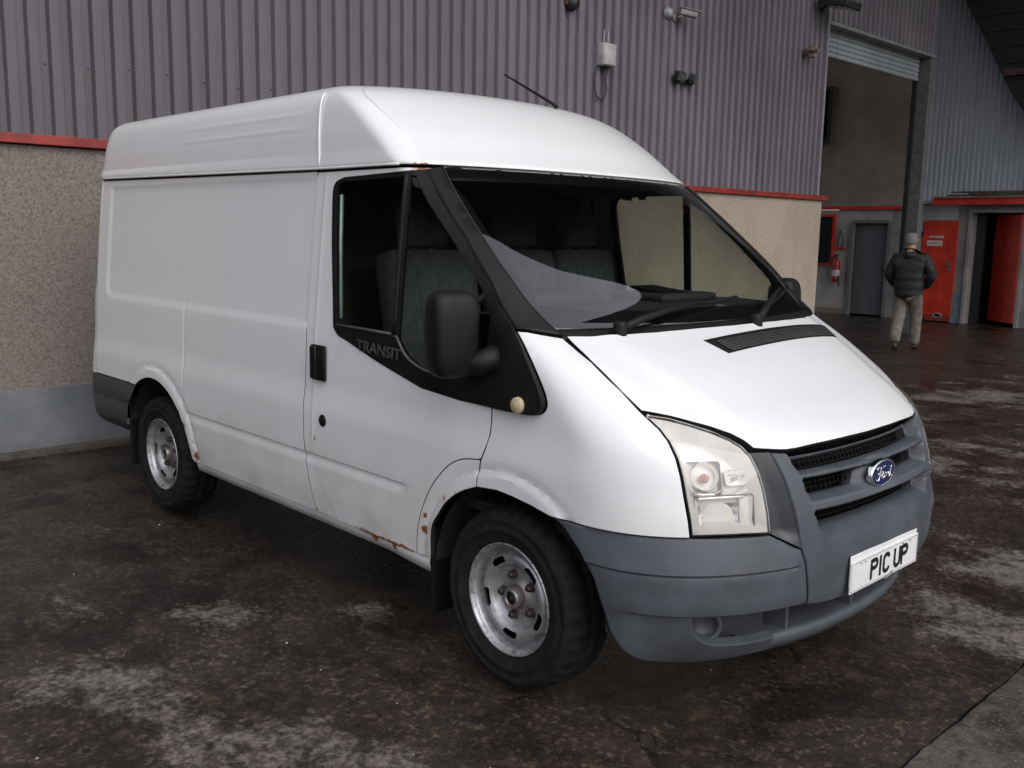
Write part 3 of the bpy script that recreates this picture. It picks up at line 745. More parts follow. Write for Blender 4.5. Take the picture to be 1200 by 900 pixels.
# lower lip and the intake above it
lip = lambda y: float(Xf(np.array([.27]), np.array([y]))[0])-.016
ys = np.linspace(-.58, .58, 40); rows = []
for dx, z in ((-.22, .325), (.004, .327), (.024, .320), (.026, .296), (.004, .262), (-.10, .246)):
    rows.append([(lip(y)+dx, y, z+.02*0) for y in ys])
strip('lower_lip', rows, GREYP, VAN)
strip('intake_backing', [[(lip(y)-.15, y, z) for y in np.linspace(-.46, .46, 30)] for z in (.24, .36, .50)], DARK, VAN)
for sg in (-1, 1): strip('fog_recess', [[(float(Xf(np.array([.40]), np.array([y]))[0])-.115, sg*y, z) for y in np.linspace(.45, .80, 20)] for z in (.305, .36, .47)], GREYD, VAN)
for y in (-.40, -.02, .40): MB().box((lip(y)-.05, y, .372), (.13, .016, .14), bev=.003).build('intake_rib', GREYP, VAN)
for sg in (-1, 1):
    rec = MB(); nrm = Vector((.75, .66*sg, 0)).normalized(); ex = Vector((0, 0, 1)).cross(nrm)
    fc = Vector((.672, .700*sg, .384)); Mx = Matrix.Translation(fc) @ Matrix((ex, Vector((0, 0, 1)), nrm)).transposed().to_4x4()
    f = MB().lathe([(0, -.012), (.020, -.010), (.034, -.004), (.040, .004), (.043, .012), (.050, .016), (.057, .012), (.060, .0), (.062, -.06)], 30, 'z')
    fb = f.build('fog_blank', GREYP, VAN, True); fb.data.transform(Mx)
# number plates
def plate(name, c, tilt, w=.520, h=.111):
    o = MB().box((0, 0, 0), (.004, w, h), bev=.0018).build(name, PLATEW, VAN); o.location = c; o.rotation_euler = tilt; return o
p0 = plate('plate_backing', (.9410, .0, .5285), (R(-.5), R(0), R(-.2)), .508); p1 = plate('number_plate', (.9462, 0, .5095), (R(0), R(0), 0))
def ribbon(mb, path, wd=.0162, x=.0030):               # a flat stroke of even width along a path in the plate's (y, z)
    p = np.array(path); d = np.gradient(p, axis=0); d /= np.linalg.norm(d, axis=1, keepdims=True); n_ = np.stack([-d[:, 1], d[:, 0]], -1)*wd/2
    v_ = [(x, *q) for q in p+n_]+[(x, *q) for q in p-n_]; k = len(p)
    mb.add(v_, [(i, i+1, k+i+1, k+i) for i in range(k-1)])
h_ = .0375; sw_ = .0135
bowl = lambda c: [(c-.022+sw_/2, h_-sw_/2), (c-.005, h_-sw_/2)]+[(c+.004+.0165*math.sin(t), .0165+.0143*math.cos(t)) for t in np.linspace(.15, math.pi-.15, 14)]+[(c-.005, .0022), (c-.022+sw_/2, .0022)]
glyph = {'P': lambda c: [[(c-.022, -h_), (c-.022, 0), (c-.022, h_)], bowl(c)], 'I': lambda c: [[(c, -h_), (c, 0), (c, h_)]],
         'C': lambda c: [[(c+.0215, .017)]+[(c+.001+.0205*math.sin(t), .0145+.0165*math.cos(t)) for t in np.linspace(1.3, -1.57, 14)]+[(c-.0195, 0)]+[(c+.001+.0205*math.sin(t), -.0145+.0165*math.cos(t)) for t in np.linspace(-1.57, -4.4, 14)]+[(c+.0215, -.017)]],
         'U': lambda c: [[(c-.0205, h_), (c-.0205, 0)]+[(c+.0205*math.sin(t), -.0130+.0178*math.cos(t)) for t in np.linspace(-1.57, -4.71, 18)]+[(c+.0205, 0), (c+.0205, h_)]]}
for ch_, yc in (('P', -.088), ('I', -.042), ('C', .004), ('U', .090), ('P', .150)):
    g_ = MB()
    for pth in glyph[ch_](yc): ribbon(g_, pth)
    g_.build('plate_letter', INK, p1, fix=False)
fm = MB()
for a_, b_ in (((-.253, -.049), (.253, -.049)), ((.253, -.049), (.253, .049)), ((.253, .049), (-.253, .049)), ((-.253, .049), (-.253, -.049))): fm.tube([(.0022, *a_), (.0022, *b_)], .0007, 4)
fm.build('plate_edge_line', INK, p1)
sc = MB()
for y in (-.19, -.16, .13, .19): MB().box((.0028, y, .042), (.001, .012, .003)).build('plate_screw', INK, p1)
MB().box((.003, .03, -.052), (.004, .06, .012), Matrix.Rotation(R(8), 4, 'X'), bev=.001).build('plate_chip', simple('plate_crack', (.25, .24, .22), .6), p1)
# emblem
em = MB(); n = 48
ring = [(.898, 1.00), (.912, 1.0), (.919, .955), (.917, .885)]
vs_ = [(x, -.006+.093*s_*math.cos(w), .833+.048*s_*math.sin(w)*(1+.07*(1-s_))) for w in np.linspace(0, 2*math.pi, n, endpoint=False) for x, s_ in ring]
fs_ = [(k*4+i, k*4+i+1, ((k+1) % n)*4+i+1, ((k+1) % n)*4+i) for k in range(n) for i in range(3)]
emb = em.add(vs_, fs_).build('emblem', CHROME, VAN, True)
ov = [(.0, 0)]; vs_ = [(.918, -.006, .833)]+[(.9165, -.006+.0835*math.cos(w), .833+.0423*math.sin(w)) for w in np.linspace(0, 2*math.pi, n, endpoint=False)]
MB().add(vs_, [(0, 1+k, 1+(k+1) % n) for k in range(n)]).build('emblem_field', BLUE, emb, True)
# the script lettering, drawn as ribbons (y, z in units of the oval)
strokes = [[(-.60, .30), (-.66, .48), (-.45, .60), (-.20, .50), (.0, .56), (.10, .60)], [(-.32, .52), (-.36, .1), (-.44, -.40), (-.56, -.58), (-.68, -.42)], [(-.56, .02), (-.36, .08), (-.16, .05), (-.12, .16)],
           [(-.10, -.05), (-.22, -.20), (-.18, -.44), (-.04, -.42), (.04, -.20), (-.04, -.03), (-.10, -.05), (.06, -.08)],
           [(.10, -.02), (.18, -.05), (.14, -.44)], [(.16, -.22), (.22, -.06), (.30, -.04), (.33, -.12)],
           [(.56, -.10), (.44, -.04), (.36, -.22), (.40, -.42), (.50, -.40), (.58, -.12)], [(.62, .46), (.58, .0), (.56, -.34), (.62, -.44), (.70, -.34)]]
sm_ = MB()
for s_ in strokes: sm_.tube([(.9192, -.006+y*.0835, .833+z*.0423) for y, z in spl(s_, .08)], .0026, 6)
sm_.build('emblem_script', CHROME, emb, True)

# wheels
def make_wheel():
    n = 240; slot_a = [math.radians(a) for a in (122, 50, -22, -94, -166)]
    key = [(.2085, .006), (.2075, -.002), (.2045, -.003), (.2015, .004), (.197, .012), (.192, .016), (.189, .022), (.187, .040), (.184, .056), (.179, .060), (.173, .056), (.167, .042), (.160, .030), (.153, .0255), (.146, .0245), (.139, .026), (.132, .029), (.126, .034), (.120, .042), (.114, .052), (.106, .060), (.098, .063), (.085, .063), (.068, .062), (.058, .057), (.052, .048), (.047, .046), (.041, .046), (.038, .052), (.0, .056)]
    prof = []
    for (r0, d0), (r1, d1) in zip(key[:-1], key[1:]):
        k = 3 if .112 < r0 < .17 else 1
        prof += [(r0+(r1-r0)*j/k, d0+(d1-d0)*j/k) for j in range(k)]
    prof.append(key[-1])
    m = len(prof); vs = []; fs = []
    for k in range(n):
        t = 2*math.pi*k/n
        for r, d in prof: vs.append((r*math.cos(t), d, r*math.sin(t)))
    for k in range(n):
        tm = 2*math.pi*(k+.5)/n
        for i in range(m-1):
            rm = (prof[i][0]+prof[i+1][0])/2; cut = False
            for a in slot_a:
                da = (tm-a+math.pi) % (2*math.pi)-math.pi; s_ = max(0, abs(da)*rm-.022)
                if math.hypot(s_, rm-.143) < .0130: cut = True
            if not cut: fs.append((k*m+i, k*m+i+1, ((k+1) % n)*m+i+1, ((k+1) % n)*m+i))
    rim = pydata('wheel', vs, fs, RIM, VAN)
    T = 144; tp = [(.190, .06), (.205, .012), (.212, .004), (.2155, -.001), (.220, -.0015), (.224, -.003), (.25, -.011), (.2535, -.0155), (.262, -.016), (.266, -.0125), (.288, -.0125), (.2915, -.0155), (.300, -.014), (.318, -.005), (.328, .008), (.3345, .022), (.338, .040), (.3385, .075), (.333, .078), (.333, .086), (.3385, .089), (.3385, .125), (.333, .128), (.333, .136), (.338, .139), (.3345, .178), (.318, .20), (.27, .218), (.20, .19)]
    vs = []; m = len(tp)
    for k in range(T):
        t = 2*math.pi*k/T
        for i, (r, d) in enumerate(tp):
            if i in (14, 15, 16, 17, 24, 25) and k % 4 == 0: r -= .010
            vs.append((r*math.cos(t), d, r*math.sin(t)))
    fs = [(k*m+i, k*m+i+1, ((k+1) % T)*m+i+1, ((k+1) % T)*m+i) for k in range(T) for i in range(m-1)]
    tyre = pydata('tyre', vs, fs, RUBBER, rim); bm = bmesh.new(); bm.from_mesh(tyre.data); bmesh.ops.recalc_face_normals(bm, faces=bm.faces[:]); bm.to_mesh(tyre.data); bm.free()
    nm = simple('rusty_nut', (.045, .036, .030), .55, .3, .5, 80)
    nut = MB().lathe([(0, -.018), (.010, -.017), (.014, -.012), (.0165, .004), (.020, .010)], 6, 'y').build('wheel_nut', nm, rim)
    for k, a in enumerate((110, 38, -34, -106, -178)):
        q = nut if k == 0 else nut.copy()
        if k: COL.objects.link(q); q.parent = rim
        q.location = (.080*math.cos(R(a)), .052, .080*math.sin(R(a)))
    MB().lathe([(.024, .020), (.027, .014), (.033, .013), (.0385, .020), (.0385, .05)], 24, 'y').build('hub_ring', RIM, rim, True)
    MB().lathe([(0, .018), (.010, .017), (.012, .028), (.028, .030)], 16, 'y').build('hub_bolt', DARK, rim, True)
    MB().lathe([(0, .075), (.165, .075), (.165, .12)], 40, 'y').build('brake_drum', DARK, rim, True)
    return rim
wheel = make_wheel(); wheel.location = (.0, -.954, .335)
def copy_tree(o, parent):
    c = o.copy(); COL.objects.link(c); c.parent = parent
    for ch in o.children: copy_tree(ch, c)
    return c
for loc, rz in (((-2.933, -.948, .335), 0), ((0, .954, .335), math.pi), ((-2.933, .948, .335), math.pi)):
    c = copy_tree(wheel, VAN); c.location = loc; c.rotation_euler = (0, R(17) if rz == 0 else 0, rz)
# arch liners, flaps, underbody
for cx, cz, r in ((-2.90, .345, .447), (.03, .335, .44)):
    for sg in (-1, 1):
        a_ = np.linspace(R(4), R(180), 30)
        strip('arch_liner', [[(cx+r*math.cos(t), sg*y, cz+r*math.sin(t)) for t in a_] for y in (.955, .90, .50)]+[[(cx+.0*math.cos(t), sg*.49, cz+.0*math.sin(t)) for t in a_]], WELL, VAN)
for x, z0, z1 in ((-.418, .155, .505), (-3.335, .20, .62)):
    for sg in (-1, 1): MB().box((x, sg*.862, (z0+z1)/2), (.02, .205, z1-z0), bev=.006).build('mud_flap', BLACKP, VAN)
MB().box((-1.75, 0, .395), (4.1, 1.42, .06)).build('underbody', DARK, VAN)
MB().box((.18, 0, .62), (1.0, .98, .5)).build('engine', DARK, VAN)
# mirrors
mh = MB(); 
def mirror_head():
    bm = bmesh.new(); bmesh.ops.create_cube(bm, size=1); bmesh.ops.subdivide_edges(bm, edges=bm.edges[:], cuts=7, use_grid_fill=True)
    for v in bm.verts:
        x, y, z = v.co*2
        e = lambda t, p: math.copysign(abs(t)**p, t)
        n_ = (abs(x)**4+abs(y)**5+abs(z)**6)**(1/5.); n_ = max(n_, 1e-3); s = 1/max(n_, .999) if n_ > 1 else 1
        x, y, z = x*s, y*s, z*s
        v.co = Vector((.070*x*(1-.18*abs(z)**2), .086*y*(1+.06*z), .152*z))
    return bm
mh.bm(mirror_head()); head = mh.build('wing_mirror', BLACKP, VAN, True); head.location = (-.158, -1.092, 1.292); head.rotation_euler = (0, R(0), R(-14))
MB().box((-.064, 0, .0), (.012, .120, .22), bev=.005).build('mirror_glass', CHROME, head, True)
MB().tube([(.01, .04, -.095), (.045, .095, -.10), (.075, .165, -.075)], [.048, .046, .055], 14).build('mirror_arm', BLACKP, head, True)
hm = mirror(head); hm.rotation_euler = (0, 0, R(14))
for c in head.children: mirror(c, hm)

# cab interior
MB().box((-1.36, 0, 1.20), (.03, 1.70, 1.36)).build('bulkhead', LINER, VAN)
strip('headlining', [[(x, y, 1.868-.03*abs(y)**2) for y in np.linspace(-.86, .86, 7)] for x in (-1.34, -1.0, -.62)], LINER, VAN)
MB().box((-.55, 0, .62), (1.6, 1.75, .04)).build('cab_floor', DARK, VAN)
def seat(y, w):
    bmx = MB()
    bmx.box((-.78, y, .93), (.52, w, .16), bev=.05).box((-1.03, y, 1.245), (.16, w, .64), Matrix.Rotation(R(-12), 4, 'Y'), bev=.06)
    bmx.box((-.955, y, 1.235), (.05, w*.52, .50), Matrix.Rotation(R(-12), 4, 'Y'), bev=.022)
    s_ = bmx.build('seat', SEAT, VAN, True)
    MB().box((-1.11, y, 1.665), (.11, .26, .20), Matrix.Rotation(R(-8), 4, 'Y'), bev=.05).build('headrest', SEAT, s_, True)
    for k in (-.05, .05): MB().tube([(-1.10, y+k, 1.53), (-1.108, y+k, 1.60)], .007, 8).build('headrest_post', CHROME, s_, True)
seat(-.47, .50); seat(.10, .44); seat(.56, .44)
rows = []
for x, z in ((-.54, .95), (-.54, 1.20), (-.50, 1.30), (-.42, 1.345), (-.28, 1.365), (-.12, 1.36), (.02, 1.335), (.12, 1.305)):
    rows.append([(min(x, float(Xf(np.array([max(z, 1.3)]), np.array([y]))[0])-.035), y, z-.03*abs(y)**3) for y in np.linspace(-.86, .86, 36)])
strip('dashboard', rows, DASH, VAN)
MB().box((-.33, -.46, 1.375), (.30, .42, .085), bev=.035).build('dash_cowl', DASH, VAN, True)
MB().box((-.27, .25, 1.372), (.30, .40, .045), bev=.02).build('dash_tray', DASH, VAN, True)
MB().box((-.28, .22, 1.402), (.20, .17, .014), Matrix.Rotation(R(6), 4, 'Y'), bev=.004).build('dash_clutter', BLACKP, VAN)
MB().box((.02, .12, 1.342), (.06, .04, .006), Matrix.Rotation(R(15), 4, 'Z')).build('paper_scrap', PLATEW, VAN)
MB().box((.00, .32, 1.345), (.06, .04, .006), Matrix.Rotation(R(35), 4, 'Z')).build('paper_scrap', PLATEW, VAN)
st = MB(); cw = Vector((-.62, -.46, 1.26)); Mx = Matrix.Translation(cw) @ Matrix.Rotation(R(-58), 4, 'Y')
st.tube([Mx @ Vector((.20*math.cos(t), .20*math.sin(t), 0)) for t in np.linspace(0, 2*math.pi, 40, endpoint=False)], .015, 8, closed=True)
st.tube([Mx @ Vector((-.19, 0, 0)), Mx @ Vector((.19, 0, -.01))], .022, 8); st.tube([Mx @ Vector((0, -.19, 0)), Mx @ Vector((0, .19, 0))], .02, 8); st.tube([cw, Mx @ Vector((0, 0, -.30))], .04, 10)
st.build('steering_wheel', DASH, VAN, True)
# aerial
ab = Vector((-1.02, .30, 2.262))
aer = MB().tube([ab, ab+Vector((-.03, 0, .02)), ab+Vector((-.36, -.02, .19))], [.012, .008, .0045], 8).build('aerial', BLACKP, VAN, True)

# ------------------------------------------------------------------ the yard
XA = -4.85; YE = 16.4
def make_ground():
    a = NT('wet_asphalt'); big = a.noise(.55, 6, .62, dist=.6); mid = a.noise(2.6, 7, .68, dist=.4); fine = a.noise(38, 6, .7); gr = a.noise(150, 4, .7)
    vo = a.n('TexVoronoi'); vo.inputs['Scale'].default_value = 95; a.l(a.tc.outputs['Object'], vo.inputs['Vector']); agg = vo.outputs['Distance']
    pos = None
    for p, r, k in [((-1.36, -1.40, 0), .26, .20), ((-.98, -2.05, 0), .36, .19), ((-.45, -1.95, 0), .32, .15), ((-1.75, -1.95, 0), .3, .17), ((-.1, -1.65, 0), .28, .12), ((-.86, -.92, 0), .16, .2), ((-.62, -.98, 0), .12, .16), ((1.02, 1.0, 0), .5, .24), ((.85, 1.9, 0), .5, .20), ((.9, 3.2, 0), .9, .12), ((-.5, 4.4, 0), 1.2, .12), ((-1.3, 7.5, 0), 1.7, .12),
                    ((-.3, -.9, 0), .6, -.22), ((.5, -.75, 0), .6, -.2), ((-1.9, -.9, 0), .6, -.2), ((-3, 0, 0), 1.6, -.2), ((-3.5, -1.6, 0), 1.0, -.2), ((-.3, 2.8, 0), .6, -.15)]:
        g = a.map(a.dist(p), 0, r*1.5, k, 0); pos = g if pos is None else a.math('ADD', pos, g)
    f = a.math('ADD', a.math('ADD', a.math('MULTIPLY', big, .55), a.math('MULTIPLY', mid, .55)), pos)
    dry = a.map(a.math('ADD', f, a.math('MULTIPLY', a.math('SUBTRACT', fine, .5), .18)), .62, .74); gd = a.math('MULTIPLY', dry, a.map(fine, .33, .60, .25, 1))
    m12 = a.noise(13, 6, .72); base = a.mix(a.map(mid, .3, .7), (.0125, .0097, .0078), (.036, .029, .0235))
    base = a.mix(a.map(m12, .50, .66, 0, .75), base, (.064, .047, .034)); base = a.mix(a.map(m12, .47, .36, 0, .7), base, (.009, .0075, .007))
    base = a.mix(a.math('MULTIPLY', a.map(fine, .54, .62, 0, .85), a.map(mid, .35, .6, .25, 1)), base, (.125, .097, .070))
    gd = a.math('MULTIPLY', gd, a.map(m12, .36, .56, .15, 1))
    base = a.mix(gd, base, a.mix(a.map(mid, .35, .7), (.130, .116, .107), (.20, .180, .166)))
    base = a.mix(a.math('MULTIPLY', a.map(gr, .58, .72, 0, .6), a.map(big, .35, .65, .15, 1)), base, (.20, .165, .125))
    base = a.mix(a.map(agg, .20, .04, 0, .45), base, (.010, .0085, .008))
    pud = a.map(a.math('ADD', a.noise(1.7, 4, .55), a.math('MULTIPLY', dry, -.3)), .56, .62)
    base = a.mix(pud, base, a.mix(.6, base, (.006, .005, .0045)))
    vc = a.n('TexVoronoi', feature='DISTANCE_TO_EDGE'); vc.inputs['Scale'].default_value = .42; wv = a.n('VectorMath', operation='ADD'); a.l(a.tc.outputs['Object'], wv.inputs[0])
    nv = a.n('TexNoise'); nv.inputs['Scale'].default_value = 3.0; nv.inputs['Detail'].default_value = 5; a.l(a.tc.outputs['Object'], nv.inputs['Vector']); sv = a.n('VectorMath', operation='SCALE'); a.l(nv.outputs['Color'], sv.inputs[0]); sv.inputs['Scale'].default_value = .55; a.l(sv.outputs[0], wv.inputs[1]); a.l(wv.outputs[0], vc.inputs['Vector'])
    crack = a.math('MULTIPLY', a.map(vc.outputs['Distance'], .004, .0015, 0, .8), a.map(big, .42, .55)); base = a.mix(crack, base, (.005, .004, .004))
    wet = a.map(a.noise(1.3, 5, .6), .42, .62)
    a.set(base=base, rough=a.math('SUBTRACT', a.math('ADD', a.map(dry, 0, 1, .30, .75), a.math('MULTIPLY', a.math('SUBTRACT', fine, .5), .5)), a.math('MULTIPLY', pud, .14)), spec=a.map(wet, 0, 1, .3, .55))
    a.bump(a.math('ADD', a.math('ADD', fine, a.math('MULTIPLY', gr, .6)), a.math('ADD', a.math('MULTIPLY', agg, .4), a.math('MULTIPLY', m12, 1.2))), .5, .012)
    return a.m
GM = make_ground()
def sheet(name, x0, x1, y0, y1, z, m, kind='structure', parent=None, n=1):
    xs = np.linspace(x0, x1, n+1); ys = np.linspace(y0, y1, n+1)
    o = pydata(name, [(x, y, z) for y in ys for x in xs], [(j*(n+1)+i, j*(n+1)+i+1, (j+1)*(n+1)+i+1, (j+1)*(n+1)+i) for j in range(n) for i in range(n)], m, parent, False)
    return tag(o, kind=kind) if kind else o
# gently uneven ground sheet
xs = np.concatenate([np.linspace(-200, -6, 14), np.linspace(-5.5, 4, 96), np.linspace(5, 200, 14)]); ys = np.concatenate([np.linspace(-200, -6, 14), np.linspace(-5.5, 8, 136), np.linspace(9, 200, 20)])
def gz(x, y): return -.006+.0025*(math.sin(2.1*x+.7*y)+math.sin(1.3*y-1.7*x+1)) if abs(x) < 6 and abs(y) < 9 else -.006
vs = [(x, y, gz(x, y)) for y in ys for x in xs]; n = len(xs)
tag(pydata('ground', vs, [(j*n+i, j*n+i+1, (j+1)*n+i+1, (j+1)*n+i) for j in range(len(ys)-1) for i in range(n-1)], GM), kind='structure')
def make_concrete():
    a = NT('yard_concrete'); N = a.noise(2.2, 7, .65); f = a.noise(60, 5, .7)
    c_ = a.noise(14, 6, .72); b = a.mix(a.map(N, .35, .65), (.022, .018, .0145), (.075, .066, .058)); b = a.mix(a.map(c_, .50, .66, 0, .7), b, (.11, .095, .08)); b = a.mix(a.map(c_, .46, .36, 0, .7), b, (.014, .011, .009)); b = a.mix(a.map(f, .54, .64, 0, .7), b, (.16, .135, .11))
    a.set(base=b, rough=a.map(N, .3, .7, .35, .7)); a.bump(a.math('ADD', f, c_), .5, .012); return a.m
# the slab past the joint at the lower right, its broken edge stepping up a little
ed = [(1.232+.003*math.sin(5.1*y)+.002*math.sin(13.7*y+1)+.002*math.sin(31*y)+.0015*math.sin(67*y+2), y) for y in np.linspace(-4, 9, 260)]
sl_ = MB().prism(ed+[(3.2, 9), (3.2, -4)], -.05, .004, 'xy').build('concrete_slab', make_concrete()); tag(sl_, kind='structure')
jm = NT('joint_tar'); jm.set(base=(.008, .007, .007), rough=.25)
tag(MB().prism([(x-.011-.004*math.sin(9*y), y) for x, y in ed]+[(x+.004, y) for x, y in ed[::-1]], -.04, -.001, 'xy').build('joint', jm.m), kind='structure')
# loose chips of stone on the ground
st_ = MB(); rg = random.Random(4)
for _ in range(90):
    x, y = rg.uniform(-3.5, 2.0), rg.uniform(-2.6, 6); s = rg.choice([.003, .004, .004, .005, .008]); 
    vs = [(x+rg.uniform(.6, 1)*s*math.cos(t), y+rg.uniform(.6, 1)*s*math.sin(t), -.004+rg.uniform(0, .2)*s) for t in (0, 1.3, 2.5, 3.8, 5)]+[(x, y, -.003+s*.8)]
    st_.add(vs, [(k, (k+1) % 5, 5) for k in range(5)])
tag(st_.build('stone_chips', simple('stone_chip', (.30, .28, .26), .8, var=.5, scale=3)), 'pale chips of stone scattered over the wet asphalt', 'gravel', kind='stuff')

# ------------------------------------------------------------------ the warehouse beside the van
def make_dash():
    a = NT('pebbledash'); v = a.n('TexVoronoi'); v.inputs['Scale'].default_value = 120; a.l(a.tc.outputs['Object'], v.inputs['Vector'])
    N = a.noise(1.1, 6, .6); f = a.noise(70, 6, .8); x, y, z = a.sep()
    st = a.noise(1.0, 5, .65, a.scalev((3, 3, .35)))
    b = a.mix(a.map(N, .3, .7), (.40, .335, .26), (.50, .425, .335))
    b = a.mix(a.map(f, .46, .70, 0, .9), b, (.15, .125, .10)); b = a.mix(a.map(v.outputs['Distance'], .05, .4, .35, 0), b, (.62, .56, .48))
    b = a.mix(a.math('MULTIPLY', a.map(st, .5, .78), a.map(z, 1.2, 2.2, .25, .6)), b, (.19, .16, .13))
    near = a.map(a.math('ADD', y, a.math('MULTIPLY', a.math('SUBTRACT', N, .5), 3.0)), 4.0, -.5, 0, .85)  # near end greyer: weathering, with falloff of light put into the colour
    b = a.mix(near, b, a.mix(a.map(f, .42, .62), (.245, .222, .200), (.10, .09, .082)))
    a.set(base=b, rough=.92); a.bump(a.math('ADD', v.outputs['Distance'], f), .7, .006); return a.m
def make_clad(name, c1, c2, streakc):
    a = NT(name); N = a.noise(.9, 5, .6); st = a.noise(2.0, 6, .65, a.scalev((6, 6, .30))); f = a.noise(40, 4, .6)
    b = a.mix(a.map(N, .3, .7), c1, c2); b = a.mix(a.map(st, .45, .72, 0, .7), b, streakc); s2 = a.noise(5, 4, .6, a.scalev((5, 5, .12))); b = a.mix(a.map(s2, .55, .75, 0, .4), b, tuple(c*1.25 for c in c2)); b = a.mix(a.map(f, .66, .75, 0, .35), b, (.05, .045, .045))
    if name.startswith('purple'):                       # the near end is darker: dirt, and light falloff put into the colour
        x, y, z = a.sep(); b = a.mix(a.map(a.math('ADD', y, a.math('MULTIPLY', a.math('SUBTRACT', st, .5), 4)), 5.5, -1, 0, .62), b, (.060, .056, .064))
    a.set(base=b, rough=a.map(N, .2, .8, .42, .6)); return a.m
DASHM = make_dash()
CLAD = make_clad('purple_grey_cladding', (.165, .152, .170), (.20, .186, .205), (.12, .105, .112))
CLADB = make_clad('blue_grey_cladding', (.40, .44, .47), (.45, .485, .51), (.30, .32, .34))
def make_plinth():
    a = NT('blue_grey_plinth_paint'); N = a.noise(2.6, 7, .65); f = a.noise(30, 6, .7); x, y, z = a.sep()
    b = a.mix(a.map(N, .3, .7), (.135, .150, .165), (.205, .220, .232)); b = a.mix(a.map(f, .55, .75, 0, .5), b, (.09, .09, .09))
    b = a.mix(a.map(a.math('ADD', z, a.math('MULTIPLY', N, .25)), .28, .08, 0, .5), b, (.09, .075, .06))
    a.set(base=b, rough=.6); a.bump(f, .25, .005); return a.m
RED = simple('red_paint', (.56, .042, .024), .42, var=.2, scale=5)
REDD = simple('red_flashing', (.27, .034, .026), .5, var=.45, scale=2.2)
GREYW = simple('grey_render', (.26, .25, .235), .85, var=.2, scale=3, bump=.2)
DARKW = simple('dark_render', (.24, .20, .165), .9, var=.25, scale=1.2)
DARKM = simple('dark_metal', (.022, .022, .024), .5)
WH = empty('warehouse', (XA, -12, 0)); 
tag(WH, 'pebbledashed warehouse with purple grey corrugated cladding above a red flashing', 'building')
WO = Vector((XA, -12, 0))
def inwh(o):
    o.parent = WH; o.matrix_parent_inverse = Matrix.Translation(-WO); return o
Y0, Y1 = -2.25, 9.98
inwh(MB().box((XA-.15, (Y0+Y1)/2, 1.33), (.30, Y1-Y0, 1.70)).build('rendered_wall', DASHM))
inwh(MB().box((XA-.135, (Y0+Y1)/2, .235), (.31, Y1-Y0, .49)).build('plinth', make_plinth()))
inwh(MB().box((XA+.03, (Y0+Y1)/2, .02), (.13, Y1-Y0, .05), bev=.01).build('wall_footing', simple('footing', (.075, .065, .055), .85, var=.35, bump=.3)))
y = Y0
while y < Y1:
    e = min(y+3.05, Y1+.10); inwh(MB().box((XA-.03, (y+e)/2, 2.222), (.165, e-y-.004, .066), bev=.004).build('flashing', REDD)); y = e
def cladding(y0, y1, z0, z1, x, name, m, per=.145, dep=.044, rows=2):
    prof = []; k = int(round((y1-y0)/per)); per = (y1-y0)/k
    for i in range(k):
        b = y0+i*per; prof += [(b, 0), (b+per*.44, 0), (b+per*.52, -dep), (b+per*.92, -dep)]
    prof.append((y1, 0)); rg = random.Random(int(y0*100)); 
    return strip(name, [[(x+d+rg.uniform(-.001, .001)*0, yy, z) for yy, d in prof] for z in np.linspace(z0, z1, rows)], m, None, smooth=False)
y = Y0; i = 0
while y < 9.70:
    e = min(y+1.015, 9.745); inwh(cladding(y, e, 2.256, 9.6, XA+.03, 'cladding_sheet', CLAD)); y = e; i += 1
inwh(MB().box((XA+.005, 9.775, 5.9), (.09, .05, 7.3), bev=.006).build('corner_trim', simple('cladding_trim', (.25, .245, .265), .5)))
# fixings of the cladding in rows
fx = MB()
for z in (2.75, 3.9, 5.0):
    for k in range(0, 148, 2):
        yy = -11.9+k*.145
        if yy < 9.6: fx.box((XA+.036, yy+.03, z+.02*math.sin(k*7)), (.012, .011, .011))
q = inwh(fx.build('cladding_fixings', DARKM)); q['kind'] = 'stuff'
# lintel over the tall doorway and its jamb
y = 9.80
while y < 13.3:
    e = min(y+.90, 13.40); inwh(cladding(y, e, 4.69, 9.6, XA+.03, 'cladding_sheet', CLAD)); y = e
inwh(MB().box((XA-.02, 11.6, 4.675), (.14, 3.62, .045)).build('lintel', simple('lintel_trim', (.20, .205, .21), .6)))
inwh(MB().box((XA-.11, 13.335, 2.34), (.26, .13, 4.68), bev=.008).build('door_jamb', simple('jamb_paint', (.12, .125, .12), .7, var=.25)))
inwh(MB().box((XA-.20, 13.22, 2.2), (.07, .06, 4.3)).build('shutter_guide', DARKM))
inwh(MB().box((XA-.24, 9.87, 2.9), (.10, .16, 3.4)).build('door_jamb', DARKM))
# canopy roof carried out over the yard
CAN = simple('canopy_sheet', (.075, .072, .07), .7, var=.3)
kx = 0
xe = lambda y: -.1+.33*(y-2.3)                         # the free edge runs out at a slant
for y in np.arange(.9, 16.3, 1.0):
    prof = []
    for i in range(7):
        b = y+i/7; prof += [(b, 0), (b+.055, 0), (b+.07, -.035), (b+.125, -.035)]
    inwh(strip('canopy_sheet', [[(XA-.1+(xe(yy)-XA+.1)*t, yy, 9.75-.30*t+d) for yy, d in prof+[(y+1.0, 0)]] for t in (0, 1)], CAN, None, smooth=False))
inwh(MB().tube([(xe(y)+.03, y, 9.42) for y in (.9, 16.3)], .06, 8).build('canopy_gutter', DARKM))
for x in (-3.4, -2.3): inwh(MB().box((x, 8.7, 9.55), (.09, 15.2, .18)).build('canopy_beam', DARKM))
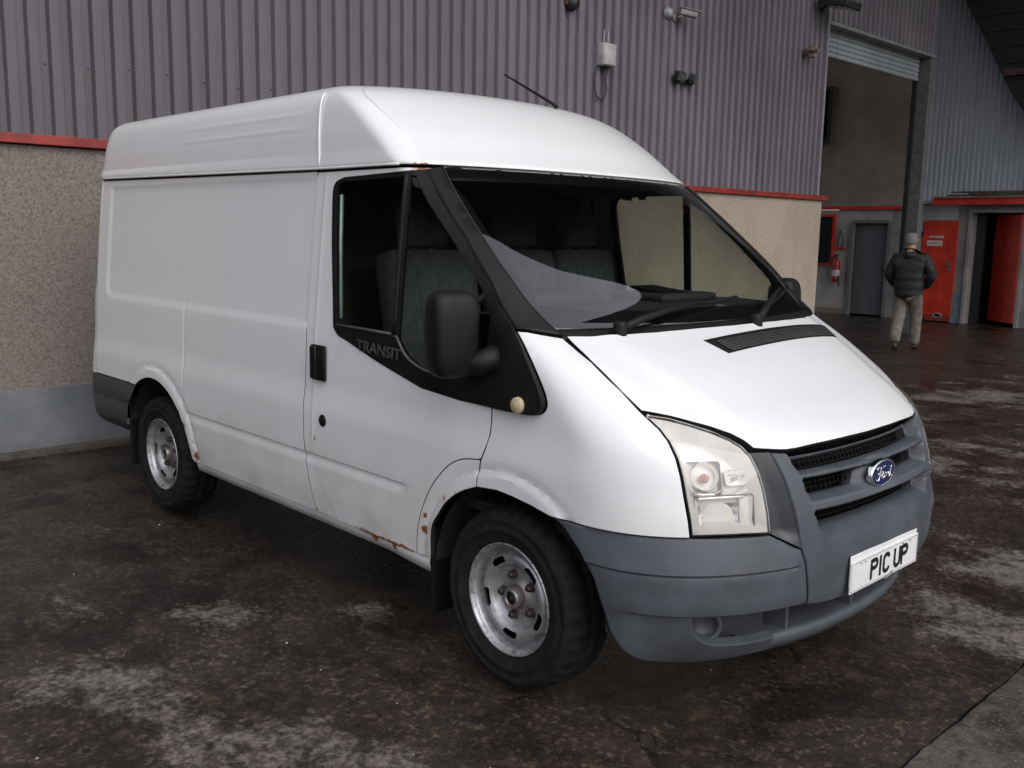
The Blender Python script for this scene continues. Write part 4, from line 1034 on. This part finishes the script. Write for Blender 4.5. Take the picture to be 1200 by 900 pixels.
# back of the warehouse so that it is a closed hall
inwh(MB().box((XA-9, -1, 4.8), (.2, 22, 9.6)).build('rear_wall', DARKW)); inwh(MB().box((XA-4.5, -12, 4.8), (9, .2, 9.6)).build('gable_wall', DARKW)); inwh(MB().box((XA-.1, -7.1, 7.2), (.2, 9.7, 4.9)).build('added_bay_header', DARKW))  # unseen open bay, added so the van's side glass reflects something dark
inwh(MB().box((XA-.15, -2.33, 4.8), (.3, .14, 9.6)).build('added_bay_jamb', DARKM)); inwh(MB().box((XA-.15, -10.5, 4.8), (.3, 3.0, 9.6)).build('added_bay_pier', DARKW))
inwh(MB().box((XA-4.6, 2.3, 9.75), (9.4, 29, .12)).build('roof', DARKW))

# roller shutter, most of it wound up
RS = empty('roller_shutter', (XA-.16, 11.5, 4.3)); tag(RS, 'pale grey roller shutter wound up to the top of the tall doorway', 'roller shutter')
SH = make_clad('shutter_paint', (.26, .29, .30), (.33, .36, .37), (.17, .17, .17))
for k in range(6):
    zz = 4.31+k*.072
    pr = [(0, -.036), (.016, -.030), (.022, -.012), (.020, .012), (.008, .030), (0, .036), (-.012, .0)]
    s_ = MB().prism([(x, z) for x, z in pr], -1.72, 1.68, 'xz').build('slat', SH, RS); s_.location = (0, 0, zz-4.3)
MB().lathe([(0, -1.7), (.14, -1.7), (.14, 1.7), (0, 1.7)], 20, 'y', (-.24, 0, .62)).build('drum', DARKM, RS)

# ------------------------------------------------------------------ the far block that closes the yard
FB = empty('far_block', (-5, YE, 0)); FO = Vector((-5, YE, 0)); tag(FB, 'blue grey corrugated end wall with grey rendered base, red trim and red doors', 'building')
def infb(o): o.parent = FB; o.matrix_parent_inverse = Matrix.Translation(-FO); return o
def clx(x0, x1, z0, z1, y, m, name='cladding_sheet', per=.10, dep=.012):
    prof = []; k = max(1, int(round((x1-x0)/per))); per = (x1-x0)/k
    for i in range(k): b = x0+i*per; prof += [(b, 0), (b+per*.44, 0), (b+per*.54, dep), (b+per*.92, dep)]
    prof.append((x1, 0)); return infb(strip(name, [[(xx, y+d, z) for xx, d in prof] for z in (z0, z1)], m, None, smooth=False))
x = -6.25
while x < 6: clx(x, x+1.0, 2.42, 10.2, YE+.02, CLADB); x += 1.0
# rendered wall with openings: seen through the doorway (left) and under the lean-to (right)
def wallx(x0, x1, z0, z1, m, name='rendered_wall', t=.22): return infb(MB().box(((x0+x1)/2, YE+t/2, (z0+z1)/2), (x1-x0, t, z1-z0)).build(name, m))
PALE = simple('pale_render', (.36, .35, .325), .85, var=.18, scale=2.5, bump=.15)
wallx(-14, -7.60, 0, 2.24, PALE); wallx(-7.60, -6.74, 2.0, 2.24, PALE); wallx(-6.74, -6.22, 0, 2.24, GREYW)
wallx(-6.22, -6.03, 0, 2.42, simple('blue_post_paint', (.30, .33, .36), .7)); wallx(-6.03, -5.40, 2.03, 2.42, PALE); wallx(-5.40, -5.11, 0, 2.42, GREYW); wallx(-5.11, -4.16, 2.18, 2.42, GREYW); wallx(-4.16, 6, 0, 2.42, GREYW)
infb(MB().box((-10, YE+.14, 6.2), (7.7, .2, 7.8)).build('upper_wall', DARKW))
infb(MB().box((-9.9, YE-.03, 2.285), (7.45, .06, .075), bev=.005).build('red_trim', RED)); infb(MB().box((-10, YE-.005, 2.345), (7.6, .09, .035)).build('ledge', GREYW))
infb(MB().box((-10.8, YE-.012, .06), (6.4, .04, .12)).build('skirting', DARKW))
infb(MB().box((-5.25, YE-.014, .30), (.28, .03, .60)).build('skirting', simple('blue_skirting', (.17, .20, .23), .6)))
infb(MB().box((-6.10, YE-.035, 1.2), (.035, .05, 2.4)).build('drain_pipe', simple('pipe_grey', (.34, .34, .34), .5)))
# windows
w = infb(MB().box((-8.6, YE-.02, 1.6), (1.25, .05, 1.12)).build('window', RED)); pn = MB().box((-8.6, YE-.05, 1.6), (1.12, .02, 1.0)).build('pane', simple('dark_glass', (.02, .022, .025), .12), w); pn.matrix_parent_inverse = Matrix.Translation(-FO) if False else pn.matrix_parent_inverse
w = infb(MB().box((-8.75, YE-.02, 4.27), (.95, .08, 1.2)).build('window', DARKM)); MB().box((-8.75, YE-.065, 4.27), (.84, .02, 1.08)).build('pane', simple('dark_glass_upper', (.008, .008, .009), .12), w)
# grey door seen through the doorway
gd = infb(MB().box((-7.16, YE+.09, .99), (.76, .05, 1.92), bev=.006).build('door', simple('grey_door_paint', (.11, .118, .125), .55, var=.12))); tag_part(gd, 'plain grey door standing behind the tall doorway')
MB().box((-6.86, YE+.045, 1.02), (.10, .04, .02)).build('handle', CHROME, gd)
fr_ = MB()
for c, d in (((-7.575, YE-.01, 1.0), (.07, .10, 2.0)), ((-6.755, YE-.01, 1.0), (.07, .10, 2.0)), ((-7.165, YE-.01, 2.0), (.75, .098, .07))): fr_.box(c, d)
infb(fr_.build('door_frame', simple('frame_paint', (.14, .15, .155), .5)))
# red doors
rd = infb(MB().box((-5.715, YE-.012, 1.02), (.70, .05, 2.0), bev=.006).build('door', RED)); tag_part(rd, 'closed red door with two small white notices and a silver handle')
hd = MB().box((-5.475, YE-.045, 1.12), (.04, .012, .22), bev=.003); hd.box((-5.52, YE-.075, 1.14), (.13, .016, .018)); hd.box((-5.475, YE-.06, 1.14), (.018, .03, .018)); hd.build('handle', CHROME, rd)
nt_ = simple('notice_paper', (.66, .62, .56), .6, var=.1)
MB().box((-5.80, YE-.04, 1.575), (.30, .008, .105)).build('notice', nt_, rd)
nm_ = MB(); nk_ = MB(); rg = random.Random(9)
for k in range(7): nm_.box((-5.90+k*.043, YE-.040, 1.70+rg.uniform(-.004, .004)), (rg.uniform(.022, .034), .006, rg.uniform(.040, .06)))
for k in range(6): nk_.box((-5.90+k*.042, YE-.0455, 1.575), (rg.uniform(.016, .030), .005, rg.uniform(.035, .055)))
nm_.build('notice_marks', simple('notice_white', (.62, .58, .54), .6), rd)['kind'] = 'stuff'; nk_.build('notice_marks', simple('notice_ink', (.40, .16, .13), .6), rd)['kind'] = 'stuff'
vn = MB().lathe([(.05, 0), (.085, -.01), (.095, 0)], 24, 'y', (-5.63, YE-.038, .13)).build('vent_ring', GREYW, rd); vn.scale = (1, 1, .55); vn.location = (0, 0, .06)
MB().box((-5.63, YE-.039, .131), (.13, .006, .05)).build('vent_hole', DARKM, rd)
for z_ in (.35, 1.05, 1.75): MB().box((-6.06, YE-.042, z_), (.05, .022, .10), bev=.004).build('hinge', DARKM, rd)
MB().box((-5.715, YE-.039, .075), (.66, .006, .11)).build('kick_plate', simple('scuffed_red', (.22, .03, .022), .7, var=.5, scale=14), rd)
od = infb(MB().box((0, 0, 1.06), (.92, .05, 2.08), bev=.006).build('door', RED)); tag_part(od, 'red door standing ajar in its dark opening')
od.data.transform(Matrix.Translation((-.46, 0, 0))); od.data.transform(Matrix.Rotation(R(-42), 4, 'Z')); od.data.transform(Matrix.Translation((-4.17, YE-.05, .05)))
infb(MB().box((-4.64, YE+1.5, 1.15), (2.4, .05, 2.5)).build('room_wall', DARKM)); infb(MB().box((-4.64, YE+.8, 2.42), (2.4, 1.5, .05)).build('room_ceiling', DARKM))
for x in (-5.8, -3.5): infb(MB().box((x, YE+.86, 1.2), (.05, 1.25, 2.4)).build('room_wall', DARKM))
fr_ = MB()
for c, d in (((-5.135, YE-.02, 1.09), (.06, .10, 2.18)), ((-4.13, YE-.02, 1.09), (.06, .10, 2.18)), ((-4.63, YE-.02, 2.21), (1.07, .098, .06))): fr_.box(c, d)
infb(fr_.build('door_frame', GREYW))
infb(MB().box((-6.5, YE+.28, 1.15), (3.1, .10, 2.6)).build('room_wall', DARKM))
# lean-to roof edge in red and what lies on it
infb(MB().box((-1.0, YE-.25, 2.395), (9.6, .06, .135), bev=.006).build('fascia', RED)); infb(MB().box((-1.0, YE-.12, 2.475), (9.6, .40, .03)).build('lean_to_roof', DARKW))
# dark sheeted gable that cuts across the end wall
arc = spl([(-7.2, 10.4), (-5.95, 7.2), (-5.49, 6.2), (-5.02, 5.36), (-4.71, 4.785), (-4.38, 4.21), (-3.9, 3.7), (-3.0, 3.1)], .2)
GB = MB().prism(arc+[(8, 3.1), (8, 10.4)], YE-.45, YE-.02, 'xz').build('sheeted_gable', simple('dark_sheet', (.018, .017, .017), .7)); infb(GB)
bd_ = simple('batten_dark', (.024, .023, .023), .7)
for k in range(20):
    z0 = 4.0+k*.3; xa = np.interp(-z0, [-p[1] for p in arc], [p[0] for p in arc])
    infb(MB().box(((xa+8)/2+.15, YE-.46, z0), (8-xa, .03, .05), bev=.008).build('gable_batten', bd_))
infb(MB().box((-1.0, YE-.52, 4.70), (7.2, .10, .11)).build('gable_beam', simple('beam_red_brown', (.09, .045, .04), .7)))
# stacked boards lying on the lean-to
BS = empty('board_stack', (-4.6, YE-.2, 2.49)); tag(BS, 'low stack of weathered dark boards lying on the lean-to roof above the red doors', 'boards')
wood = simple('weathered_board', (.085, .07, .055), .85, var=.35, scale=6)
rg = random.Random(3)
for k in range(9):
    MB().box((rg.uniform(-.35, .5), rg.uniform(-.08, .08), .018+.03*(k//3)), (1.1+rg.uniform(0, .5), .10, .026), Matrix.Rotation(rg.uniform(-.06, .06), 4, 'Z'), bev=.003).build('board', wood, BS)
# cable strung across under the cladding
cb = MB().tube([(-6.3, YE-.05, 2.37), (-6.0, YE-.07, 2.335), (-5.80, YE-.25, 2.345)], .012, 6).build('cable', DARKM); infb(cb)

# ------------------------------------------------------------------ things fixed to the walls
JB = empty('junction_box', (XA+.03, 4.96, 3.57)); tag(JB, 'white plastic box on the purple grey cladding with a looped cable below it', 'junction box')
jw = simple('box_white', (.46, .44, .44), .5)
MB().box((.05, 0, 0), (.10, .20, .235), bev=.012).build('case', jw, JB, True); MB().box((.104, 0, .0), (.012, .19, .22), bev=.006).build('lid', jw, JB, True)
MB().box((.05, .02, -.13), (.05, .06, .03)).build('gland', DARKM, JB)
MB().tube(spl([(.04, -.14, -.13), (.03, -.16, -.3), (.03, -.12, -.44), (.03, -.02, -.47), (.03, .04, -.38), (.03, .02, -.25), (.05, .03, -.14)], .03), .008, 6).build('cable', DARKM, JB, True)
mb_ = MB()
for dy in (-.02, .05): mb_.tube([(.02, dy, .11), (.02, dy+.01, .26)], .006, 6)
mb_.build('cable', jw, JB)
def cam_thing(loc, label, light, yaw, pitch=-12, sc=1., group=None):
    t = empty('security_camera', loc); tag(t, label, 'security camera', group)
    m = simple('camera_white', (.24, .22, .23), .5) if light else simple('camera_black', (.02, .02, .022), .4)
    MB().lathe([(0, 0), (.055, 0), (.055, .02), (.03, .035), (0, .035)], 18, 'x').build('wall_plate', m, t, True)
    MB().tube([(.03, 0, 0), (.10, 0, .0), (.13, .02, .035)], .018, 8).build('bracket', m, t, True)
    Mx = Matrix.Translation((.14, .05, .06)) @ Matrix.Rotation(R(yaw), 4, 'Z') @ Matrix.Rotation(R(-pitch), 4, 'Y')
    b = MB().box((.06, 0, 0), (.26*sc, .085*sc, .08*sc), bev=.014).build('body', m, t, True); b.data.transform(Mx)
    h = MB().box((.075, 0, .052*sc), (.31*sc, .105*sc, .012), bev=.004).build('sunshield', m, t, True); h.data.transform(Mx)
    l = MB().lathe([(0, .0), (.028, .0), (.034, -.004), (.034, -.02)], 18, 'x', (.06+.135*sc, 0, 0)).build('lens', simple('lens_black', (.006, .006, .007), .08), t, True); l.data.transform(Mx)
    return t
c1 = cam_thing((XA+.03, 6.20, 4.16), 'pale bullet camera high on the cladding beside a round white lamp', True, 55, -10)
lamp = empty('round_lamp', (XA+.03, 6.06, 4.19)); tag(lamp, 'small round white lamp on the cladding next to the pale camera', 'lamp')
MB().lathe([(0, .09), (.04, .085), (.065, .06), (.072, .02), (.072, 0)], 24, 'x').build('globe', simple('globe_white', (.34, .34, .35), .2), lamp, True)
MB().lathe([(.072, 0), (.082, .0), (.082, .025), (.072, .03)], 24, 'x').build('rim', simple('globe_rim', (.3, .3, .3), .4), lamp, True)
def twin(loc):
    t = empty('twin_floodlight', loc); tag(t, 'black twin floodlight with two tilting heads halfway up the cladding', 'floodlight')
    MB().box((.02, 0, 0), (.04, .34, .06), bev=.008).build('bracket', DARKM, t)
    for dy in (-.15, .17):
        Mx = Matrix.Translation((.11, dy, .05)) @ Matrix.Rotation(R(25 if dy > 0 else -8), 4, 'Z') @ Matrix.Rotation(R(28), 4, 'Y')
        q = MB().box((0, 0, 0), (.10, .17, .12), bev=.015).build('head', DARKM, t, True); q.data.transform(Mx)
        g = MB().box((.052, 0, 0), (.006, .145, .095)).build('glass', simple('flood_glass', (.10, .10, .11), .1), q); g.data.transform(Mx)
        MB().tube([(.03, dy, -.02), (.09, dy, -.04), (.11, dy, .02)], .016, 8).build('arm', DARKM, t, True)
twin((XA+.03, 6.36, 3.46))
for n_ in ('twin_floodlight', 'security_camera', 'round_lamp'): bpy.data.objects[n_].scale = (.82, .82, .82)
s3 = empty('sensor_light', (XA+.03, 9.15, 4.17)); tag(s3, 'small weathered sensor light near the corner of the cladding by the tall doorway', 'sensor light')
MB().lathe([(0, .10), (.03, .10), (.05, .06), (.05, 0)], 16, 'x').build('base', simple('sensor_brown', (.10, .07, .055), .6), s3, True)
q = MB()
for a_ in (20, 90, 160, 250): q.box((.13, .07*math.cos(R(a_))+.03, .06*math.sin(R(a_))), (.10, .05, .045), Matrix.Rotation(R(a_), 4, 'X'), bev=.008)
q.build('heads', simple('sensor_bronze', (.22, .17, .13), .5), s3, True)
MB().tube([(.05, 0, 0), (.10, .02, -.01), (.14, .05, .0)], .014, 6).build('arm', DARKM, s3)
fl = empty('floodlight', (XA+.03, 9.50, 4.80)); tag(fl, 'wide dark floodlight jutting from the cladding above the corner by the tall doorway', 'floodlight')
MB().box((.30, .0, .03), (.46, .40, .10), Matrix.Rotation(R(14), 4, 'Y'), bev=.02).build('head', DARKM, fl, True); MB().box((.31, 0, -.024), (.38, .33, .01), Matrix.Rotation(R(14), 4, 'Y')).build('glass', simple('flood_lens', (.16, .165, .17), .15), fl)
MB().tube([(0, 0, .0), (.08, 0, .02), (.16, 0, .05)], .025, 8).build('bracket', DARKM, fl)
sm = empty('bulkhead_lamp', (XA+.03, 4.42, 4.02)); tag(sm, 'small dark lamp at the top of the cladding above the white box', 'lamp')
MB().lathe([(0, .10), (.05, .09), (.075, .05), (.08, 0)], 18, 'x').build('cover', DARKM, sm, True); MB().box((.02, 0, 0), (.03, .20, .06), bev=.008).build('base', simple('lamp_red', (.12, .02, .02), .5), sm)
# fire extinguisher
FE = empty('fire_extinguisher', (-7.86, YE-.10, .72)); tag(FE, 'red fire extinguisher with a black hose hung on the pale wall by the grey door', 'fire extinguisher')
rr = simple('extinguisher_red', (.30, .018, .015), .3, var=.1)
MB().lathe([(0, -.02), (.06, -.02), (.078, .0), (.08, .05), (.08, .36), (.072, .42), (.045, .46), (.03, .48), (.03, .52), (0, .52)], 24, 'z').build('cylinder', rr, FE, True)
MB().lathe([(.0812, .10), (.0812, .24)], 24, 'z').build('label_band', simple('label_pale', (.50, .48, .45), .5), FE, True)
MB().box((0, -.01, .56), (.045, .16, .03), bev=.006).build('lever', DARKM, FE)
MB().tube(spl([(.02, -.03, .53), (-.10, -.06, .50), (-.15, -.06, .38), (-.14, -.07, .15), (-.10, -.08, .04)], .04), .014, 8).build('hose', DARKM, FE, True)
MB().tube([(.10, -.05, .12), (.11, -.05, -.12)], [.012, .022], 8).build('nozzle', DARKM, FE)
MB().box((0, .06, .36), (.05, .05, .06)).build('bracket', DARKM, FE)
EX = empty('wall_hook', (-7.86, YE-.02, 1.62)); tag(EX, 'small red hook board with coiled cable above the fire extinguisher', 'hook board')
MB().box((0, 0, -.20), (.30, .03, .05), bev=.004).build('board', RED, EX); MB().tube(spl([(.05, -.03, -.2), (.10, -.04, -.05), (.05, -.04, .10), (.03, -.04, .2), (.0, -.04, .05), (-.02, -.04, -.18)], .05), .012, 6).build('cable', DARKM, EX, True)

# ------------------------------------------------------------------ the man walking away
def skin(name, joints, edges, m, parent, sub=2, root=0):
    me = bpy.data.meshes.new(name); me.from_pydata([j[0] for j in joints], edges, []); o = link(name, me, m, parent, False)
    sk = o.modifiers.new('skin', 'SKIN'); sk.use_smooth_shade = True
    for i, j in enumerate(joints):
        r = j[1]; me.skin_vertices[0].data[i].radius = r if hasattr(r, '__len__') else (r, r); me.skin_vertices[0].data[i].use_root = (i == root)
    s = o.modifiers.new('sub', 'SUBSURF'); s.levels = sub; s.render_levels = sub
    dg = bpy.context.evaluated_depsgraph_get(); m2 = bpy.data.meshes.new_from_object(o.evaluated_get(dg)); o.modifiers.clear(); o.data = m2
    m2.polygons.foreach_set('use_smooth', [True]*len(m2.polygons))
    if m and not m2.materials: m2.materials.append(m)
    return o
PR = empty('person', (-3.85, 10.9, 0), R(14)); tag(PR, 'man with short grey hair in a dark padded jacket and grey trousers walking away', 'person')
SK = simple('skin', (.40, .24, .17), .55, var=.08); HAIR = simple('grey_hair', (.16, .15, .145), .8, var=.4, scale=60, bump=.4, bscale=140)
def make_jacket():
    a = NT('navy_jacket'); N = a.noise(9, 5, .6); w_ = a.n('TexWave'); w_.bands_direction = 'Z'; w_.inputs['Scale'].default_value = 2.1; w_.inputs['Distortion'].default_value = 9.0; w_.inputs['Detail'].default_value = 3; a.l(a.tc.outputs['Object'], w_.inputs[0])
    a.set(base=a.mix(a.map(N, .3, .7), (.006, .0065, .010), (.014, .015, .020)), rough=.7); a.bump(a.math('ADD', w_.outputs['Fac'], N), .45, .02); return a.m
TR = simple('grey_trousers', (.15, .138, .12), .9, var=.35, scale=11, bump=1.0, bscale=16); SHOE = simple('dark_shoe', (.03, .022, .018), .5)
# local frame: he faces +y (away); x to his right. Head turned and tilted to the left
J = [((0, 0, .93), (.15, .11)), ((0, .0, 1.10), (.15, .11)), ((0, .01, 1.30), (.17, .115)), ((0, .0, 1.42), (.10, .08)), ((-.01, .02, 1.50), .058), ((-.02, .035, 1.56), (.082, .092)), ((-.025, .045, 1.62), (.088, .105)), ((-.025, .04, 1.69), (.074, .09)),
     ((-.19, 0, 1.39), .065), ((-.27, .0, 1.14), .050), ((-.20, .15, .97), .036), ((-.165, .175, .93), .034), ((-.12, .185, .90), (.022, .036)),
     ((.19, 0, 1.39), .065), ((.29, -.02, 1.14), .050), ((.21, .14, .97), .036), ((.17, .175, .93), .034), ((.12, .185, .90), (.022, .036)),
     ((-.095, .02, .86), .095), ((-.10, -.02, .50), .065), ((-.09, -.28, .17), .042), ((-.09, -.24, .08), .034), ((-.09, -.14, .04), .026),
     ((.095, .02, .86), .095), ((.11, .14, .50), .065), ((.11, .15, .10), .042), ((.11, .18, .055), .034), ((.12, .29, .035), .026)]
Eg = [(0, 1), (1, 2), (2, 3), (3, 4), (4, 5), (5, 6), (6, 7), (2, 8), (8, 9), (9, 10), (10, 11), (11, 12), (2, 13), (13, 14), (14, 15), (15, 16), (16, 17), (0, 18), (18, 19), (19, 20), (20, 21), (21, 22), (0, 23), (23, 24), (24, 25), (25, 26), (26, 27)]
for bi, sx in ((12, 1), (17, -1)):                               # fingers and thumbs
    bx, by, bz = J[bi][0]
    for k, dy in enumerate((-.030, -.011, .009, .027)):
        ln = (.055, .066, .070, .060)[k]; n_ = len(J)
        J += [((bx, by+dy, bz-.035), .009), ((bx+sx*.006, by+dy+.004, bz-.035-ln*.6), .0085), ((bx+sx*.020, by+dy+.006, bz-.035-ln), .0075)]; Eg += [(bi, n_), (n_, n_+1), (n_+1, n_+2)]
    n_ = len(J); J += [((bx+sx*.012, by+.04, bz+.005), .011), ((bx+sx*.020, by+.062, bz-.03), .009)]; Eg += [(bi, n_), (n_, n_+1)]
skin('body', J, Eg, SK, PR)
JK = [((0, 0, .72), (.215, .170)), ((0, .0, .90), (.235, .185)), ((0, -.01, 1.14), (.225, .18)), ((0, -.01, 1.30), (.21, .165)), ((0, .0, 1.42), (.135, .11)), ((-.008, .015, 1.505), (.092, .088)),
      ((-.205, .0, 1.355), .100), ((-.30, -.01, 1.13), .088), ((-.225, .13, .98), .066), ((-.17, .165, .94), .056), ((.205, .0, 1.355), .100), ((.32, -.03, 1.13), .088), ((.235, .12, .98), .066), ((.175, .165, .94), .056)]
skin('jacket', JK, [(0, 1), (1, 2), (2, 3), (3, 4), (4, 5), (3, 6), (6, 7), (7, 8), (8, 9), (3, 10), (10, 11), (11, 12), (12, 13)], make_jacket(), PR)
TJ = [((0, 0, .92), (.17, .13)), ((-.098, .015, .78), .120), ((-.105, -.02, .50), .098), ((-.09, -.27, .20), .084), ((-.088, -.30, .12), .088), ((.098, .02, .78), .120), ((.113, .13, .50), .098), ((.11, .15, .14), .086), ((.112, .155, .065), .090)]
skin('jacket_hood', [((-.115, -.05, 1.43), .050), ((-.01, -.115, 1.40), .066), ((.095, -.055, 1.43), .050)], [(0, 1), (1, 2)], make_jacket(), PR)
skin('trousers', TJ, [(0, 1), (1, 2), (2, 3), (3, 4), (0, 5), (5, 6), (6, 7), (7, 8)], TR, PR)
skin('shoe', [((-.088, -.31, .10), .054), ((-.090, -.22, .058), .052), ((-.092, -.11, .036), (.052, .034))], [(0, 1), (1, 2)], SHOE, PR); skin('shoe', [((.11, .15, .056), .056), ((.115, .24, .046), .054), ((.122, .37, .038), (.054, .036))], [(0, 1), (1, 2)], SHOE, PR)
hr_ = skin('hair', [((-.018, -.012, 1.545), (.082, .062)), ((-.022, -.004, 1.62), (.098, .086)), ((-.025, .026, 1.70), (.096, .100)), ((-.025, .035, 1.735), (.070, .08))], [(0, 1), (1, 2), (2, 3)], HAIR, PR)
er = MB()
for sx in (-1, 1): er.lathe([(0, .012), (.02, .010), (.028, 0), (.02, -.008), (0, -.01)], 12, 'x', (-.022+sx*.083, .05, 1.625))
er.build('ears', SK, PR, True)
fc = MB(); fc.lathe([(0, .03), (.012, .012), (.016, -.01)], 10, 'y', (-.025, .135, 1.605)); fc.build('nose', SK, PR, True)
ey = MB()
for sx in (-1, 1): ey.lathe([(0, .008), (.010, .004), (.012, 0)], 10, 'y', (-.025+sx*.032, .130, 1.635))
ey.build('eyes', simple('eye_white', (.5, .48, .46), .3), PR, True)
MB().tube([(-.055, .122, 1.565), (-.025, .134, 1.563), (.005, .122, 1.565)], .007, 6).build('mouth', simple('lip', (.30, .13, .10), .5), PR, True)
print('script seconds', round(time.time()-T0, 1), 'objects', len(bpy.data.objects), 'tris', sum(len(o.data.loop_triangles) if o.type == 'MESH' and (o.data.calc_loop_triangles() or True) else 0 for o in bpy.data.objects))
